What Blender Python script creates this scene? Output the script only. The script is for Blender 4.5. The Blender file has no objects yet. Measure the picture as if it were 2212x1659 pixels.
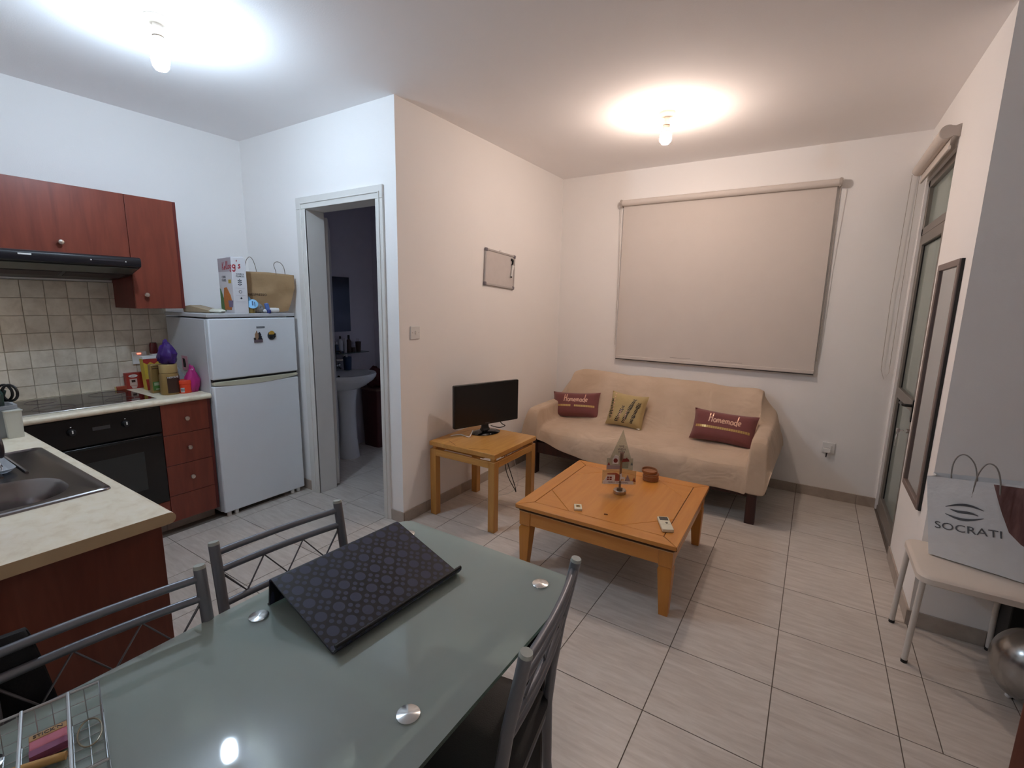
import bpy, bmesh, math, random
from mathutils import Vector, Matrix
random.seed(7)
S = bpy.context.scene
COL = S.collection
PI = math.pi

# ------------------------------------------------------------------ camera, world, exposure
cam = bpy.data.cameras.new('camera')
cam.sensor_width = 36.0
cam.lens = 16.583
cam.clip_start = 0.05
camo = bpy.data.objects.new('camera', cam)
COL.objects.link(camo)
camo.matrix_world = Matrix((
    (0.842121546894635, -0.10767361943614229, 0.5284294578591432, 2.2536339538598336),
    (0.5389867400483574, 0.1353079327521763, -0.8313754009990776, -4.427589261073977),
    (0.018016500987470936, 0.984935609576511, 0.17198037876547173, 1.5229899031550391),
    (0, 0, 0, 1)))
S.camera = camo
W = bpy.data.worlds.new('night')
S.world = W
W.use_nodes = True
W.node_tree.nodes['Background'].inputs[0].default_value = (0.03, 0.04, 0.07, 1)
W.node_tree.nodes['Background'].inputs[1].default_value = 0.3
S.view_settings.view_transform = 'Standard'
S.view_settings.look = 'None'
S.view_settings.gamma = 1.0
S.view_settings.use_curve_mapping = False
S.view_settings.exposure = 0.12
try:
    S.cycles.max_bounces = 12
    S.cycles.diffuse_bounces = 9
    S.cycles.glossy_bounces = 4
    S.cycles.transmission_bounces = 6
    S.cycles.transparent_max_bounces = 8
    S.cycles.sample_clamp_indirect = 0.0
    S.cycles.caustics_reflective = False
    S.cycles.caustics_refractive = True
    S.cycles.blur_glossy = 1.0
except Exception:
    pass
COOL = (0.65, 0.82, 1.0)
WARM = (1.0, 0.80, 0.68)
COOL_POWER = 380.0
WARM_POWER = 400.0

# ------------------------------------------------------------------ materials
def lin(h):
    h = h.lstrip('#')
    v = [int(h[i:i + 2], 16) / 255 for i in (0, 2, 4)]
    return tuple((c / 12.92 if c <= 0.04045 else ((c + 0.055) / 1.055) ** 2.4) for c in v) + (1,)

MATS = {}
def nodes_of(name):
    m = bpy.data.materials.new(name)
    m.use_nodes = True
    return m, m.node_tree.nodes, m.node_tree.links, m.node_tree.nodes['Principled BSDF']

def mat(name, col, rough=0.5, metal=0.0, var=0.06, scale=18, bump=0.0, bscale=120, **kw):
    if name in MATS:
        return MATS[name]
    m, N, L, P = nodes_of(name)
    c = lin(col)
    tc = N.new('ShaderNodeTexCoord')
    nz = N.new('ShaderNodeTexNoise'); nz.inputs['Scale'].default_value = scale; nz.inputs['Detail'].default_value = 4
    L.new(tc.outputs['Object'], nz.inputs['Vector'])
    mx = N.new('ShaderNodeMix'); mx.data_type = 'RGBA'
    mx.inputs['A'].default_value = tuple(v * (1 - var) for v in c[:3]) + (1,)
    mx.inputs['B'].default_value = tuple(min(1, v * (1 + var)) for v in c[:3]) + (1,)
    L.new(nz.outputs['Fac'], mx.inputs['Factor'])
    L.new(mx.outputs['Result'], P.inputs['Base Color'])
    P.inputs['Roughness'].default_value = rough
    P.inputs['Metallic'].default_value = metal
    if bump:
        n2 = N.new('ShaderNodeTexNoise'); n2.inputs['Scale'].default_value = bscale; n2.inputs['Detail'].default_value = 3
        L.new(tc.outputs['Object'], n2.inputs['Vector'])
        b = N.new('ShaderNodeBump'); b.inputs['Strength'].default_value = bump; b.inputs['Distance'].default_value = 0.01
        L.new(n2.outputs['Fac'], b.inputs['Height']); L.new(b.outputs['Normal'], P.inputs['Normal'])
    for k, v in kw.items():
        P.inputs[k.replace('_', ' ')].default_value = v
    MATS[name] = m
    return m

def wood(name, c1, c2, stretch=(1, 1, 14), scale=3.0, rough=0.4, world=False, coat=0.0):
    """Grain: noise squeezed along one axis, mixed between two tones."""
    m, N, L, P = nodes_of(name)
    tc = N.new('ShaderNodeTexCoord'); mp = N.new('ShaderNodeMapping')
    mp.inputs['Scale'].default_value = tuple(14.0 / s for s in stretch)
    L.new(tc.outputs['Object'], mp.inputs['Vector'])
    nz = N.new('ShaderNodeTexNoise'); nz.inputs['Scale'].default_value = scale
    nz.inputs['Detail'].default_value = 6; nz.inputs['Roughness'].default_value = 0.6; nz.inputs['Distortion'].default_value = 0.6
    L.new(mp.outputs['Vector'], nz.inputs['Vector'])
    cr = N.new('ShaderNodeValToRGB')
    cr.color_ramp.elements[0].position = 0.3; cr.color_ramp.elements[0].color = lin(c1)
    cr.color_ramp.elements[1].position = 0.7; cr.color_ramp.elements[1].color = lin(c2)
    L.new(nz.outputs['Fac'], cr.inputs['Fac']); L.new(cr.outputs['Color'], P.inputs['Base Color'])
    P.inputs['Roughness'].default_value = rough
    P.inputs['Coat Weight'].default_value = coat; P.inputs['Coat Roughness'].default_value = 0.15
    return m

def tile_mat(name, c1, c2, c3, stretch, scale, rough, amt=0.06):
    """Stone look in world space, streaked along one axis, each tile a shade of its own."""
    m, N, L, P = nodes_of(name)
    g = N.new('ShaderNodeNewGeometry'); oi = N.new('ShaderNodeObjectInfo')
    ad = N.new('ShaderNodeVectorMath'); ad.operation = 'ADD'
    sc = N.new('ShaderNodeVectorMath'); sc.operation = 'SCALE'; sc.inputs['Scale'].default_value = 9.0
    cx = N.new('ShaderNodeCombineXYZ')
    for i in range(3):
        L.new(oi.outputs['Random'], cx.inputs[i])
    L.new(cx.outputs[0], sc.inputs[0]); L.new(g.outputs['Position'], ad.inputs[0]); L.new(sc.outputs[0], ad.inputs[1])
    mp = N.new('ShaderNodeMapping'); mp.inputs['Scale'].default_value = stretch
    L.new(ad.outputs[0], mp.inputs['Vector'])
    nz = N.new('ShaderNodeTexNoise'); nz.inputs['Scale'].default_value = scale; nz.inputs['Detail'].default_value = 8
    nz.inputs['Roughness'].default_value = 0.62; nz.inputs['Distortion'].default_value = 0.4
    L.new(mp.outputs['Vector'], nz.inputs['Vector'])
    cr = N.new('ShaderNodeValToRGB')
    e = cr.color_ramp.elements
    e[0].position = 0.32; e[0].color = lin(c1); e[1].position = 0.68; e[1].color = lin(c3)
    k = e.new(0.5); k.color = lin(c2)
    L.new(nz.outputs['Fac'], cr.inputs['Fac'])
    hs = N.new('ShaderNodeHueSaturation')
    mr = N.new('ShaderNodeMapRange'); mr.inputs['To Min'].default_value = 1 - amt; mr.inputs['To Max'].default_value = 1 + amt
    L.new(oi.outputs['Random'], mr.inputs['Value']); L.new(mr.outputs['Result'], hs.inputs['Value'])
    L.new(cr.outputs['Color'], hs.inputs['Color']); L.new(hs.outputs['Color'], P.inputs['Base Color'])
    P.inputs['Roughness'].default_value = rough
    b = N.new('ShaderNodeBump'); b.inputs['Strength'].default_value = 0.08; b.inputs['Distance'].default_value = 0.004
    L.new(nz.outputs['Fac'], b.inputs['Height']); L.new(b.outputs['Normal'], P.inputs['Normal'])
    return m

def emit(name, col, strength):
    m = bpy.data.materials.new(name); m.use_nodes = True
    N = m.node_tree.nodes; L = m.node_tree.links
    P = N['Principled BSDF']
    P.inputs['Base Color'].default_value = (1, 1, 1, 1)
    P.inputs['Emission Color'].default_value = tuple(col) + (1,)
    P.inputs['Emission Strength'].default_value = strength
    return m

M_wall = mat('wall_paint', '#f5f3f1', 0.85, var=0.012, scale=3, bump=0.05, bscale=160)
M_ceil = mat('ceiling_paint', '#f6f4f4', 0.9, var=0.012, scale=3, bump=0.05, bscale=160)
M_floor = tile_mat('floor_tile_stone', '#c3bab1', '#cfc7be', '#dad3cb', (2.2, 15, 1), 3.0, 0.33, 0.03)
M_base = tile_mat('baseboard_stone', '#a2968a', '#ada196', '#b8ada1', (3, 3, 3), 3.0, 0.4, 0.03)
M_grout = mat('dark_grout', '#6e655c', 0.9)
M_splash = tile_mat('splash_stone', '#c5b9a8', '#d5cbba', '#e0d7c8', (6, 6, 6), 2.2, 0.35, 0.07)
M_sgrout = mat('pale_grout', '#b5aa9a', 0.9)
M_white = mat('white_gloss', '#e6e6e4', 0.35, var=0.02)
M_wpaint = mat('white_joinery', '#dcdad5', 0.45, var=0.025, scale=8)
M_mahog = wood('mahogany', '#713225', '#86402e', (1, 1, 9), 1.6, 0.36)
M_mahogd = wood('mahogany_edge', '#541c17', '#6b2620', (1, 1, 9), 1.6, 0.4)
M_panel = wood('mahogany_panel', '#653428', '#7a4535', (1, 1, 9), 1.6, 0.35)
M_counter = tile_mat('laminate_cream', '#e3d7bd', '#efe6cf', '#f3ecd9', (4, 5, 5), 4.5, 0.38, 0.0)
M_counted = mat('laminate_edge', '#bfa683', 0.5, var=0.1, scale=25)
M_black = mat('black_plastic', '#0d0d0f', 0.35)
M_blackm = mat('black_matte', '#121215', 0.6)
M_bglass = mat('black_glass', '#080809', 0.06, var=0.0)
M_oven = mat('oven_black', '#08080a', 0.25)
M_chrome = mat('chrome', '#d6d6d8', 0.18, 1.0, var=0.0)
M_steel = mat('brushed_steel', '#8d8888', 0.24, 1.0, var=0.05, scale=60)
M_knob = mat('satin_nickel', '#cfc5bb', 0.3, 1.0, var=0.02)
M_tube = mat('grey_tube_paint', '#7d7f86', 0.38, 0.55, var=0.05)
M_cap = mat('pale_cap', '#aab0aa', 0.5)
M_seat = mat('black_vinyl', '#17171b', 0.5, bump=0.1, bscale=300)
M_beech = wood('beech', '#c77f34', '#d38f42', (1, 14, 1), 2.2, 0.32, coat=0.2)
M_beechx = wood('beech_along_x', '#c77f34', '#d38f42', (14, 1, 1), 2.2, 0.32, coat=0.2)
M_beechz = wood('beech_upright', '#bd782f', '#cc883b', (1, 1, 14), 2.2, 0.34, coat=0.2)
M_oak = wood('pale_oak', '#bb833e', '#cf9a52', (1, 14, 1), 2.6, 0.35, coat=0.15)
M_oakx = wood('pale_oak_along_x', '#bb833e', '#cf9a52', (14, 1, 1), 2.6, 0.35, coat=0.15)
M_oakz = wood('pale_oak_upright', '#b07a38', '#c8924a', (1, 1, 14), 2.6, 0.36, coat=0.15)
M_groove = mat('dark_groove', '#4a2a12', 0.7)
M_dwood = wood('dark_sofa_wood', '#2d1412', '#43201a', (1, 1, 9), 2.0, 0.4)
M_maroon = mat('maroon_velvet', '#7c4442', 0.8, var=0.14, scale=14, bump=0.15, bscale=250, Sheen_Weight=0.3)
M_goldfab = mat('gold_fabric', '#b8a06c', 0.7, var=0.12, scale=20, bump=0.2, bscale=220, Sheen_Weight=0.2)
M_rose = mat('rose_gold_print', '#e5b59a', 0.3, 0.35)
M_goldp = mat('gold_print', '#c8a465', 0.3, 0.5)
M_dark = mat('dark_sequin', '#1c130d', 0.4)
M_alu = mat('grey_aluminium', '#8b847d', 0.42, 0.55, var=0.03)
M_rubber = mat('black_rubber', '#0c0c0d', 0.7)
M_blind = mat('cream_blind', '#d3cac2', 0.85, var=0.03, scale=6, bump=0.08, bscale=400)
M_tubew = mat('white_steel_tube', '#d8d2cb', 0.4, var=0.02)
M_gold = mat('coffee_gold', '#9a7d4a', 0.4, 0.35, var=0.12)
M_brown = mat('dark_brown_print', '#3a2117', 0.5)
M_red = mat('red_card', '#a3342a', 0.5, var=0.1)
M_yellow = mat('yellow_card', '#d1b33d', 0.5, var=0.15)
M_cream = mat('cream_card', '#d6c07e', 0.5, var=0.1)
M_green = mat('green_print', '#4e7a3a', 0.5, var=0.12)
M_orange = mat('orange_plastic', '#e0441f', 0.45)
M_lampw = mat('lampholder_white', '#e3d6c4', 0.45)

def fabric_mat():
    m, N, L, P = nodes_of('beige_throw_weave')
    tc = N.new('ShaderNodeTexCoord')
    nz = N.new('ShaderNodeTexNoise'); nz.inputs['Scale'].default_value = 5; nz.inputs['Detail'].default_value = 5
    L.new(tc.outputs['Object'], nz.inputs['Vector'])
    cr = N.new('ShaderNodeValToRGB')
    cr.color_ramp.elements[0].position = 0.3; cr.color_ramp.elements[0].color = lin('#c3ab92')
    cr.color_ramp.elements[1].position = 0.7; cr.color_ramp.elements[1].color = lin('#cfb8a0')
    L.new(nz.outputs['Fac'], cr.inputs['Fac']); L.new(cr.outputs['Color'], P.inputs['Base Color'])
    P.inputs['Roughness'].default_value = 0.9
    P.inputs['Sheen Weight'].default_value = 0.15
    wv = N.new('ShaderNodeTexNoise'); wv.inputs['Scale'].default_value = 260
    L.new(tc.outputs['Object'], wv.inputs['Vector'])
    n3 = N.new('ShaderNodeTexNoise'); n3.inputs['Scale'].default_value = 4.5; n3.inputs['Detail'].default_value = 2
    n3.inputs['Distortion'].default_value = 1.2
    L.new(tc.outputs['Object'], n3.inputs['Vector'])
    b = N.new('ShaderNodeBump'); b.inputs['Strength'].default_value = 0.25; b.inputs['Distance'].default_value = 0.004
    L.new(wv.outputs['Fac'], b.inputs['Height'])
    b2 = N.new('ShaderNodeBump'); b2.inputs['Strength'].default_value = 0.38; b2.inputs['Distance'].default_value = 0.05
    L.new(n3.outputs['Fac'], b2.inputs['Height']); L.new(b.outputs['Normal'], b2.inputs['Normal'])
    L.new(b2.outputs['Normal'], P.inputs['Normal'])
    return m
M_throw = fabric_mat()

def dots_mat():
    """Black sheet printed with one big dot / four small dots in a chequer."""
    m, N, L, P = nodes_of('dotted_black_sheet')
    tc = N.new('ShaderNodeTexCoord'); sp = N.new('ShaderNodeSeparateXYZ')
    L.new(tc.outputs['Object'], sp.inputs[0])
    def mt(op, a, b=None, c=None):
        n = N.new('ShaderNodeMath'); n.operation = op
        for i, v in enumerate((a, b, c)):
            if v is None: continue
            if isinstance(v, (int, float)): n.inputs[i].default_value = v
            else: L.new(v, n.inputs[i])
        return n.outputs[0]
    p = 0.034
    a = mt('DIVIDE', mt('ADD', sp.outputs['X'], sp.outputs['Y']), p * 1.414)
    b = mt('DIVIDE', mt('SUBTRACT', sp.outputs['X'], sp.outputs['Y']), p * 1.414)
    i, j = mt('FLOOR', a), mt('FLOOR', b)
    par = mt('FLOORED_MODULO', mt('ADD', i, j), 2.0)
    fu, fv = mt('ABSOLUTE', mt('SUBTRACT', mt('FRACT', a), 0.5)), mt('ABSOLUTE', mt('SUBTRACT', mt('FRACT', b), 0.5))
    d1 = mt('SQRT', mt('ADD', mt('MULTIPLY', fu, fu), mt('MULTIPLY', fv, fv)))
    su, sv = mt('SUBTRACT', fu, 0.25), mt('SUBTRACT', fv, 0.25)
    d2 = mt('SQRT', mt('ADD', mt('MULTIPLY', su, su), mt('MULTIPLY', sv, sv)))
    big = mt('LESS_THAN', d1, 0.41); sm = mt('LESS_THAN', d2, 0.17)
    msk = mt('ADD', mt('MULTIPLY', big, par), mt('MULTIPLY', sm, mt('SUBTRACT', 1.0, par)))
    mx = N.new('ShaderNodeMix'); mx.data_type = 'RGBA'
    mx.inputs['A'].default_value = lin('#14151f'); mx.inputs['B'].default_value = lin('#31354c')
    L.new(msk, mx.inputs['Factor']); L.new(mx.outputs['Result'], P.inputs['Base Color'])
    r = N.new('ShaderNodeMapRange'); r.inputs['To Min'].default_value = 0.34; r.inputs['To Max'].default_value = 0.55
    L.new(msk, r.inputs['Value']); L.new(r.outputs['Result'], P.inputs['Roughness'])
    return m
M_dots = dots_mat()

def frost_mat():
    m, N, L, P = nodes_of('frosted_table_glass')
    out = [n for n in N if n.type == 'OUTPUT_MATERIAL'][0]
    N.remove(P)
    d = N.new('ShaderNodeBsdfDiffuse'); d.inputs['Color'].default_value = lin('#c9d6d2')
    r = N.new('ShaderNodeBsdfRefraction'); r.inputs['Color'].default_value = lin('#dcebe5'); r.inputs['Roughness'].default_value = 0.38; r.inputs['IOR'].default_value = 1.06
    g = N.new('ShaderNodeBsdfGlossy'); g.inputs['Roughness'].default_value = 0.035
    fr = N.new('ShaderNodeFresnel'); fr.inputs['IOR'].default_value = 1.5
    m1 = N.new('ShaderNodeMixShader'); m1.inputs[0].default_value = 0.58
    m3 = N.new('ShaderNodeMixShader')
    tr = N.new('ShaderNodeBsdfTransparent'); tr.inputs['Color'].default_value = lin('#dcebe5')
    m2 = N.new('ShaderNodeMixShader'); m2.inputs[0].default_value = 0.35
    L.new(r.outputs[0], m2.inputs[1]); L.new(tr.outputs[0], m2.inputs[2])
    L.new(d.outputs[0], m1.inputs[1]); L.new(m2.outputs[0], m1.inputs[2])
    L.new(fr.outputs[0], m3.inputs[0]); L.new(m1.outputs[0], m3.inputs[1]); L.new(g.outputs[0], m3.inputs[2])
    L.new(m3.outputs[0], out.inputs['Surface'])
    return m
M_frost = frost_mat()

def clear_mat(name, tint='#ffffff', alpha=0.15, rough=0.05):
    """Thin clear plastic or glass: mostly see-through with a surface reflection."""
    m, N, L, P = nodes_of(name)
    out = [n for n in N if n.type == 'OUTPUT_MATERIAL'][0]
    t = N.new('ShaderNodeBsdfTransparent'); t.inputs['Color'].default_value = lin(tint)
    P.inputs['Base Color'].default_value = lin(tint); P.inputs['Roughness'].default_value = rough
    fr = N.new('ShaderNodeLayerWeight'); fr.inputs['Blend'].default_value = 0.25
    a = N.new('ShaderNodeMath'); a.operation = 'ADD'; a.use_clamp = True; a.inputs[1].default_value = alpha
    L.new(fr.outputs['Fresnel'], a.inputs[0])
    mx = N.new('ShaderNodeMixShader')
    L.new(a.outputs[0], mx.inputs[0]); L.new(t.outputs[0], mx.inputs[1]); L.new(P.outputs[0], mx.inputs[2])
    L.new(mx.outputs[0], out.inputs['Surface'])
    return m
M_clear = clear_mat('clear_plastic', '#e8eef0', 0.12)
M_glassp = clear_mat('window_glass', '#c8d2cc', 0.18, 0.02)
M_acryl = clear_mat('clear_acrylic', '#e6e8e2', 0.05)
M_mirror = mat('mirror_silver', '#dcdcdc', 0.02, 1.0, var=0.0)

# ------------------------------------------------------------------ mesh building
class MB:
    def __init__(s):
        s.bm = bmesh.new()
    def _xf(s, vs, M):
        if M is not None:
            for v in vs:
                v.co = M @ v.co
        return vs
    def box(s, x0, x1, y0, y1, z0, z1, M=None):
        co = [(x0, y0, z0), (x1, y0, z0), (x1, y1, z0), (x0, y1, z0), (x0, y0, z1), (x1, y0, z1), (x1, y1, z1), (x0, y1, z1)]
        v = [s.bm.verts.new(c) for c in co]
        for f in ((3, 2, 1, 0), (4, 5, 6, 7), (0, 1, 5, 4), (1, 2, 6, 5), (2, 3, 7, 6), (3, 0, 4, 7)):
            s.bm.faces.new([v[i] for i in f])
        s._xf(v, M); return s
    def rings(s, rings, closed_u=True, cap0=False, cap1=False, M=None, closed_v=False):
        vs = [[s.bm.verts.new(c) for c in r] for r in rings]
        n = len(vs[0]); m = len(vs)
        for i in range(m if closed_v else m - 1):
            a, b = vs[i], vs[(i + 1) % m]
            for j in range(n if closed_u else n - 1):
                k = (j + 1) % n
                try: s.bm.faces.new((a[j], a[k], b[k], b[j]))
                except ValueError: pass
        if cap0: s.bm.faces.new(vs[0][::-1])
        if cap1: s.bm.faces.new(vs[-1])
        s._xf([v for r in vs for v in r], M)
        return s
    def tube(s, pts, r, seg=8, closed=False, M=None, cap=True):
        P = [Vector(p) for p in pts]; n = len(P)
        rad = r if isinstance(r, (list, tuple)) else [r] * n
        T = []
        for i in range(n):
            a = P[(i - 1) % n] if (closed or i > 0) else P[i]
            b = P[(i + 1) % n] if (closed or i < n - 1) else P[i]
            T.append((b - a).normalized() if (b - a).length > 1e-9 else Vector((0, 0, 1)))
        up = Vector((0, 0, 1)) if abs(T[0].z) < 0.9 else Vector((1, 0, 0))
        u = T[0].cross(up).normalized(); rings = []
        for i in range(n):
            u = (u - T[i] * u.dot(T[i])); u = u.normalized() if u.length > 1e-6 else T[i].orthogonal().normalized()
            w = T[i].cross(u)
            rings.append([P[i] + (u * math.cos(2 * PI * k / seg) + w * math.sin(2 * PI * k / seg)) * rad[i] for k in range(seg)])
        return s.rings(rings, True, cap and not closed, cap and not closed, M, closed)
    def cyl(s, p0, p1, r0, r1=None, seg=20, M=None):
        return s.tube([p0, p1], [r0, r1 if r1 is not None else r0], seg, M=M)
    def lathe(s, prof, seg=28, c=(0, 0, 0), M=None, sx=1, sy=1):
        rings = []
        for r, z in prof:
            r = max(r, 1e-4)
            rings.append([Vector((c[0] + r * sx * math.cos(2 * PI * k / seg), c[1] + r * sy * math.sin(2 * PI * k / seg), c[2] + z)) for k in range(seg)])
        return s.rings(rings, True, True, True, M)
    def prism(s, poly, a0, a1, axis='z', M=None):
        def mk(p, h):
            return {'z': (p[0], p[1], h), 'y': (p[0], h, p[1]), 'x': (h, p[0], p[1])}[axis]
        a = [mk(p, a0) for p in poly]; b = [mk(p, a1) for p in poly]
        return s.rings([a, b], True, True, True, M)
    def grid(s, fn, nu, nv, M=None):
        rings = [[Vector(fn(i / (nu - 1), j / (nv - 1))) for j in range(nv)] for i in range(nu)]
        return s.rings(rings, False, M=M)
    def ball(s, c, r, seg=16, M=None, sc=(1, 1, 1)):
        ring = []
        h = seg // 2
        for i in range(h + 1):
            a = PI * i / h
            rr = max(math.sin(a), 1e-3)
            ring.append([Vector((c[0] + r * sc[0] * rr * math.cos(2 * PI * k / seg), c[1] + r * sc[1] * rr * math.sin(2 * PI * k / seg), c[2] - r * sc[2] * math.cos(a))) for k in range(seg)])
        return s.rings(ring, True, True, True, M)
    def mesh(s, m):
        s.bm.from_mesh(m); return s

def rrect(x0, x1, y0, y1, r, n=6):
    out = []
    for cx, cy, a in ((x1 - r, y1 - r, 0), (x0 + r, y1 - r, 90), (x0 + r, y0 + r, 180), (x1 - r, y0 + r, 270)):
        for k in range(n + 1):
            t = math.radians(a + 90 * k / n)
            out.append((cx + r * math.cos(t), cy + r * math.sin(t)))
    return out

def obj(name, mb, material, parent=None, bevel=0.0, seg=2, sub=0, solid=0.0, label=None, smooth=True, loc=None):
    me = bpy.data.meshes.new(name)
    bmesh.ops.recalc_face_normals(mb.bm, faces=mb.bm.faces)
    mb.bm.to_mesh(me); mb.bm.free()
    me.materials.append(material)
    if smooth:
        for p in me.polygons: p.use_smooth = True
        me.set_sharp_from_angle(angle=math.radians(38))
    o = bpy.data.objects.new(name, me); COL.objects.link(o)
    if parent is not None: o.parent = parent
    if loc is not None: o.location = loc
    if solid:
        md = o.modifiers.new('thick', 'SOLIDIFY'); md.thickness = solid; md.offset = 0
    if sub:
        md = o.modifiers.new('sub', 'SUBSURF'); md.levels = sub; md.render_levels = sub
    if bevel:
        md = o.modifiers.new('bevel', 'BEVEL'); md.width = bevel; md.segments = seg; md.limit_method = 'ANGLE'; md.angle_limit = math.radians(40)
    if label: o['label'] = label
    return o

def tag(o, label, cat, group=None, kind=None):
    o['label'] = label; o['category'] = cat
    if group: o['group'] = group
    if kind: o['kind'] = kind
    return o

def thing(name, label, cat, loc=(0, 0, 0), rz=0.0, group=None, M=None):
    o = bpy.data.objects.new(name, None); COL.objects.link(o)
    o.empty_display_size = 0.05
    if M is not None: o.matrix_world = M
    else:
        o.location = loc; o.rotation_euler = (0, 0, rz)
    return tag(o, label, cat, group)

def struct(name, mb, material, label=None, bevel=0.0):
    o = obj(name, mb, material, bevel=bevel); o['kind'] = 'structure'
    if label: o['label'] = label
    return o

def dup(root, loc, rz, label, group=None):
    r = root.copy(); COL.objects.link(r); r.location = loc; r.rotation_euler = (0, 0, rz); r['label'] = label
    if group: r['group'] = group
    for ch in list(root.children):
        c = ch.copy(); COL.objects.link(c); c.parent = r
        for g in list(ch.children):
            d = g.copy(); COL.objects.link(d); d.parent = c
    return r

def textmb(body, size, M, ext=0.0004, align='CENTER', sx=1.0, spacing=1.0):
    cu = bpy.data.curves.new('t', 'FONT'); cu.body = body; cu.size = size; cu.extrude = ext
    cu.align_x = align; cu.align_y = 'CENTER'; cu.resolution_u = 3; cu.space_character = spacing; cu.space_line = 0.9
    o = bpy.data.objects.new('t', cu); COL.objects.link(o)
    me = bpy.data.meshes.new_from_object(o)
    bpy.data.objects.remove(o); bpy.data.curves.remove(cu)
    mb = MB(); mb.mesh(me); bpy.data.meshes.remove(me)
    for v in mb.bm.verts:
        v.co.x *= sx
        v.co = M @ v.co
    return mb

def spline(pts, n=6):
    P = [Vector(p) for p in pts]; out = []
    for i in range(len(P) - 1):
        p0, p1, p2, p3 = P[max(0, i - 1)], P[i], P[i + 1], P[min(len(P) - 1, i + 2)]
        for k in range(n):
            q = k / n
            out.append(0.5 * ((2 * p1) + (p2 - p0) * q + (2 * p0 - 5 * p1 + 4 * p2 - p3) * q * q + (3 * p1 - p0 - 3 * p2 + p3) * q ** 3))
    out.append(P[-1])
    return out

def frame(o, ax, ay):
    """Matrix with origin o whose x runs along ax, y along ay, z out of their plane."""
    ax = Vector(ax).normalized(); ay = Vector(ay); ay = (ay - ax * ay.dot(ax)).normalized(); az = ax.cross(ay)
    return Matrix(((ax.x, ay.x, az.x, o[0]), (ax.y, ay.y, az.y, o[1]), (ax.z, ay.z, az.z, o[2]), (0, 0, 0, 1)))

def T(*v): return Matrix.Translation(Vector(v))
def RX(a): return Matrix.Rotation(math.radians(a), 4, 'X')
def RY(a): return Matrix.Rotation(math.radians(a), 4, 'Y')
def RZ(a): return Matrix.Rotation(math.radians(a), 4, 'Z')

# ------------------------------------------------------------------ the setting
XA, YB, XE, YF, H, XR, YR = -1.713, -2.246, 2.789, -1.617, 2.723, 3.9, -5.1
TP = 0.4057                               # tile pitch
TX0, TY0 = 1.8567, -1.212                 # a tile corner

fl = struct('floor', MB().box(-1.85, 4.0, -5.25, 0.1, -0.06, -0.0016), M_grout, 'pale streaked stone tile floor with dark joints')
full = {}
def floor_tile(x0, x1, y0, y1):
    g = 0.002
    key = (round(x1 - x0, 4), round(y1 - y0, 4))
    if key not in full:
        w, d = key
        o = obj('floor_tile', MB().box(g, w - g, g, d - g, -0.008, 0.0), M_floor, fl, smooth=False)
        full[key] = o.data
        o.location = (x0, y0, 0)
    else:
        o = bpy.data.objects.new('floor_tile', full[key]); COL.objects.link(o); o.parent = fl; o.location = (x0, y0, 0)
yg = TY0 - 3 * TP                         # the tile joint just in front of the bathroom wall
regs = [(-1.10, 3.42, YR, yg), (-0.02, XE, yg, 0.0), (XE, 3.42, yg, YF), (-1.26, -0.02, yg, YB),
        (XA, -0.14, YB, -0.95)]
for (a, b, c, d) in regs:
    i0, i1 = math.floor((a - TX0) / TP) - 1, math.ceil((b - TX0) / TP) + 1
    j0, j1 = math.floor((c - TY0) / TP) - 1, math.ceil((d - TY0) / TP) + 1
    for i in range(i0, i1):
        for j in range(j0, j1):
            x0, x1 = max(a, TX0 + i * TP), min(b, TX0 + (i + 1) * TP)
            y0, y1 = max(c, TY0 + j * TP), min(d, TY0 + (j + 1) * TP)
            if x1 - x0 > 0.012 and y1 - y0 > 0.012:
                floor_tile(x0, x1, y0, y1)

struct('ceiling', MB().box(-1.85, 4.02, -5.22, 0.14, H, H + 0.1), M_ceil, 'plain white ceiling')
M_bath = mat('bathroom_shade_grey', '#cfccd8', 0.7, var=0.03)  # the bathroom's dimness put into the colour, greyer than the wall white
wl = struct('wall_left', MB().box(XA - 0.12, XA, YR, YB + 0.07, 0, H), M_wall, 'white kitchen wall')
struct('wall_bathroom_left', MB().box(XA - 0.12, XA, YB + 0.07, -0.85, 0, H), M_bath, 'bathroom wall behind the basin, greyed to look dim')
struct('wall_bathroom_shade_lining', MB().box(-0.152, -0.14, YB + 0.14, -0.95, 0, H), M_bath)  # liner added on the partition to carry the same dimming grey
struct('ceiling_bathroom', MB().box(XA, -0.152, YB + 0.14, -0.95, 2.50, 2.55), M_bath)
struct('wall_bathroom', MB().box(XA, -0.922, YB, YB + 0.14, 0, H).box(-0.158, 0, YB, YB + 0.14, 0, H)
       .box(-0.922, -0.158, YB, YB + 0.14, 2.164, H), M_wall, 'white wall with the bathroom doorway')
struct('wall_partition', MB().box(-0.14, 0, YB + 0.14, 0.0, 0, H), M_wall, 'white wall beside the sofa corner')
struct('wall_back', MB().box(-0.14, XE + 0.14, 0, 0.12, 0, H), M_wall, 'white wall behind the sofa')
OY0, OY1, OZ = -0.885, -0.02, 2.385
struct('wall_right', MB().box(XE, XE + 0.14, YF, OY0, 0, H).box(XE, XE + 0.14, OY0, OY1, OZ, H).box(XE, XE + 0.14, OY1, 0, 0, H),
       M_wall, 'white wall with the balcony door')
struct('wall_entry', MB().box(XE + 0.14, XR + 0.1, YF, YF + 0.14, 0, H), M_wall, 'white wall behind the stool')
struct('wall_far_right', MB().box(XR, XR + 0.1, YR, YF, 0, H), M_wall)
struct('wall_rear', MB().box(XA, XR, YR - 0.1, YR, 0, H), M_wall)
struct('wall_bathroom_end', MB().box(XA, -0.14, -0.95, -0.85, 0, H), M_bath)

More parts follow.
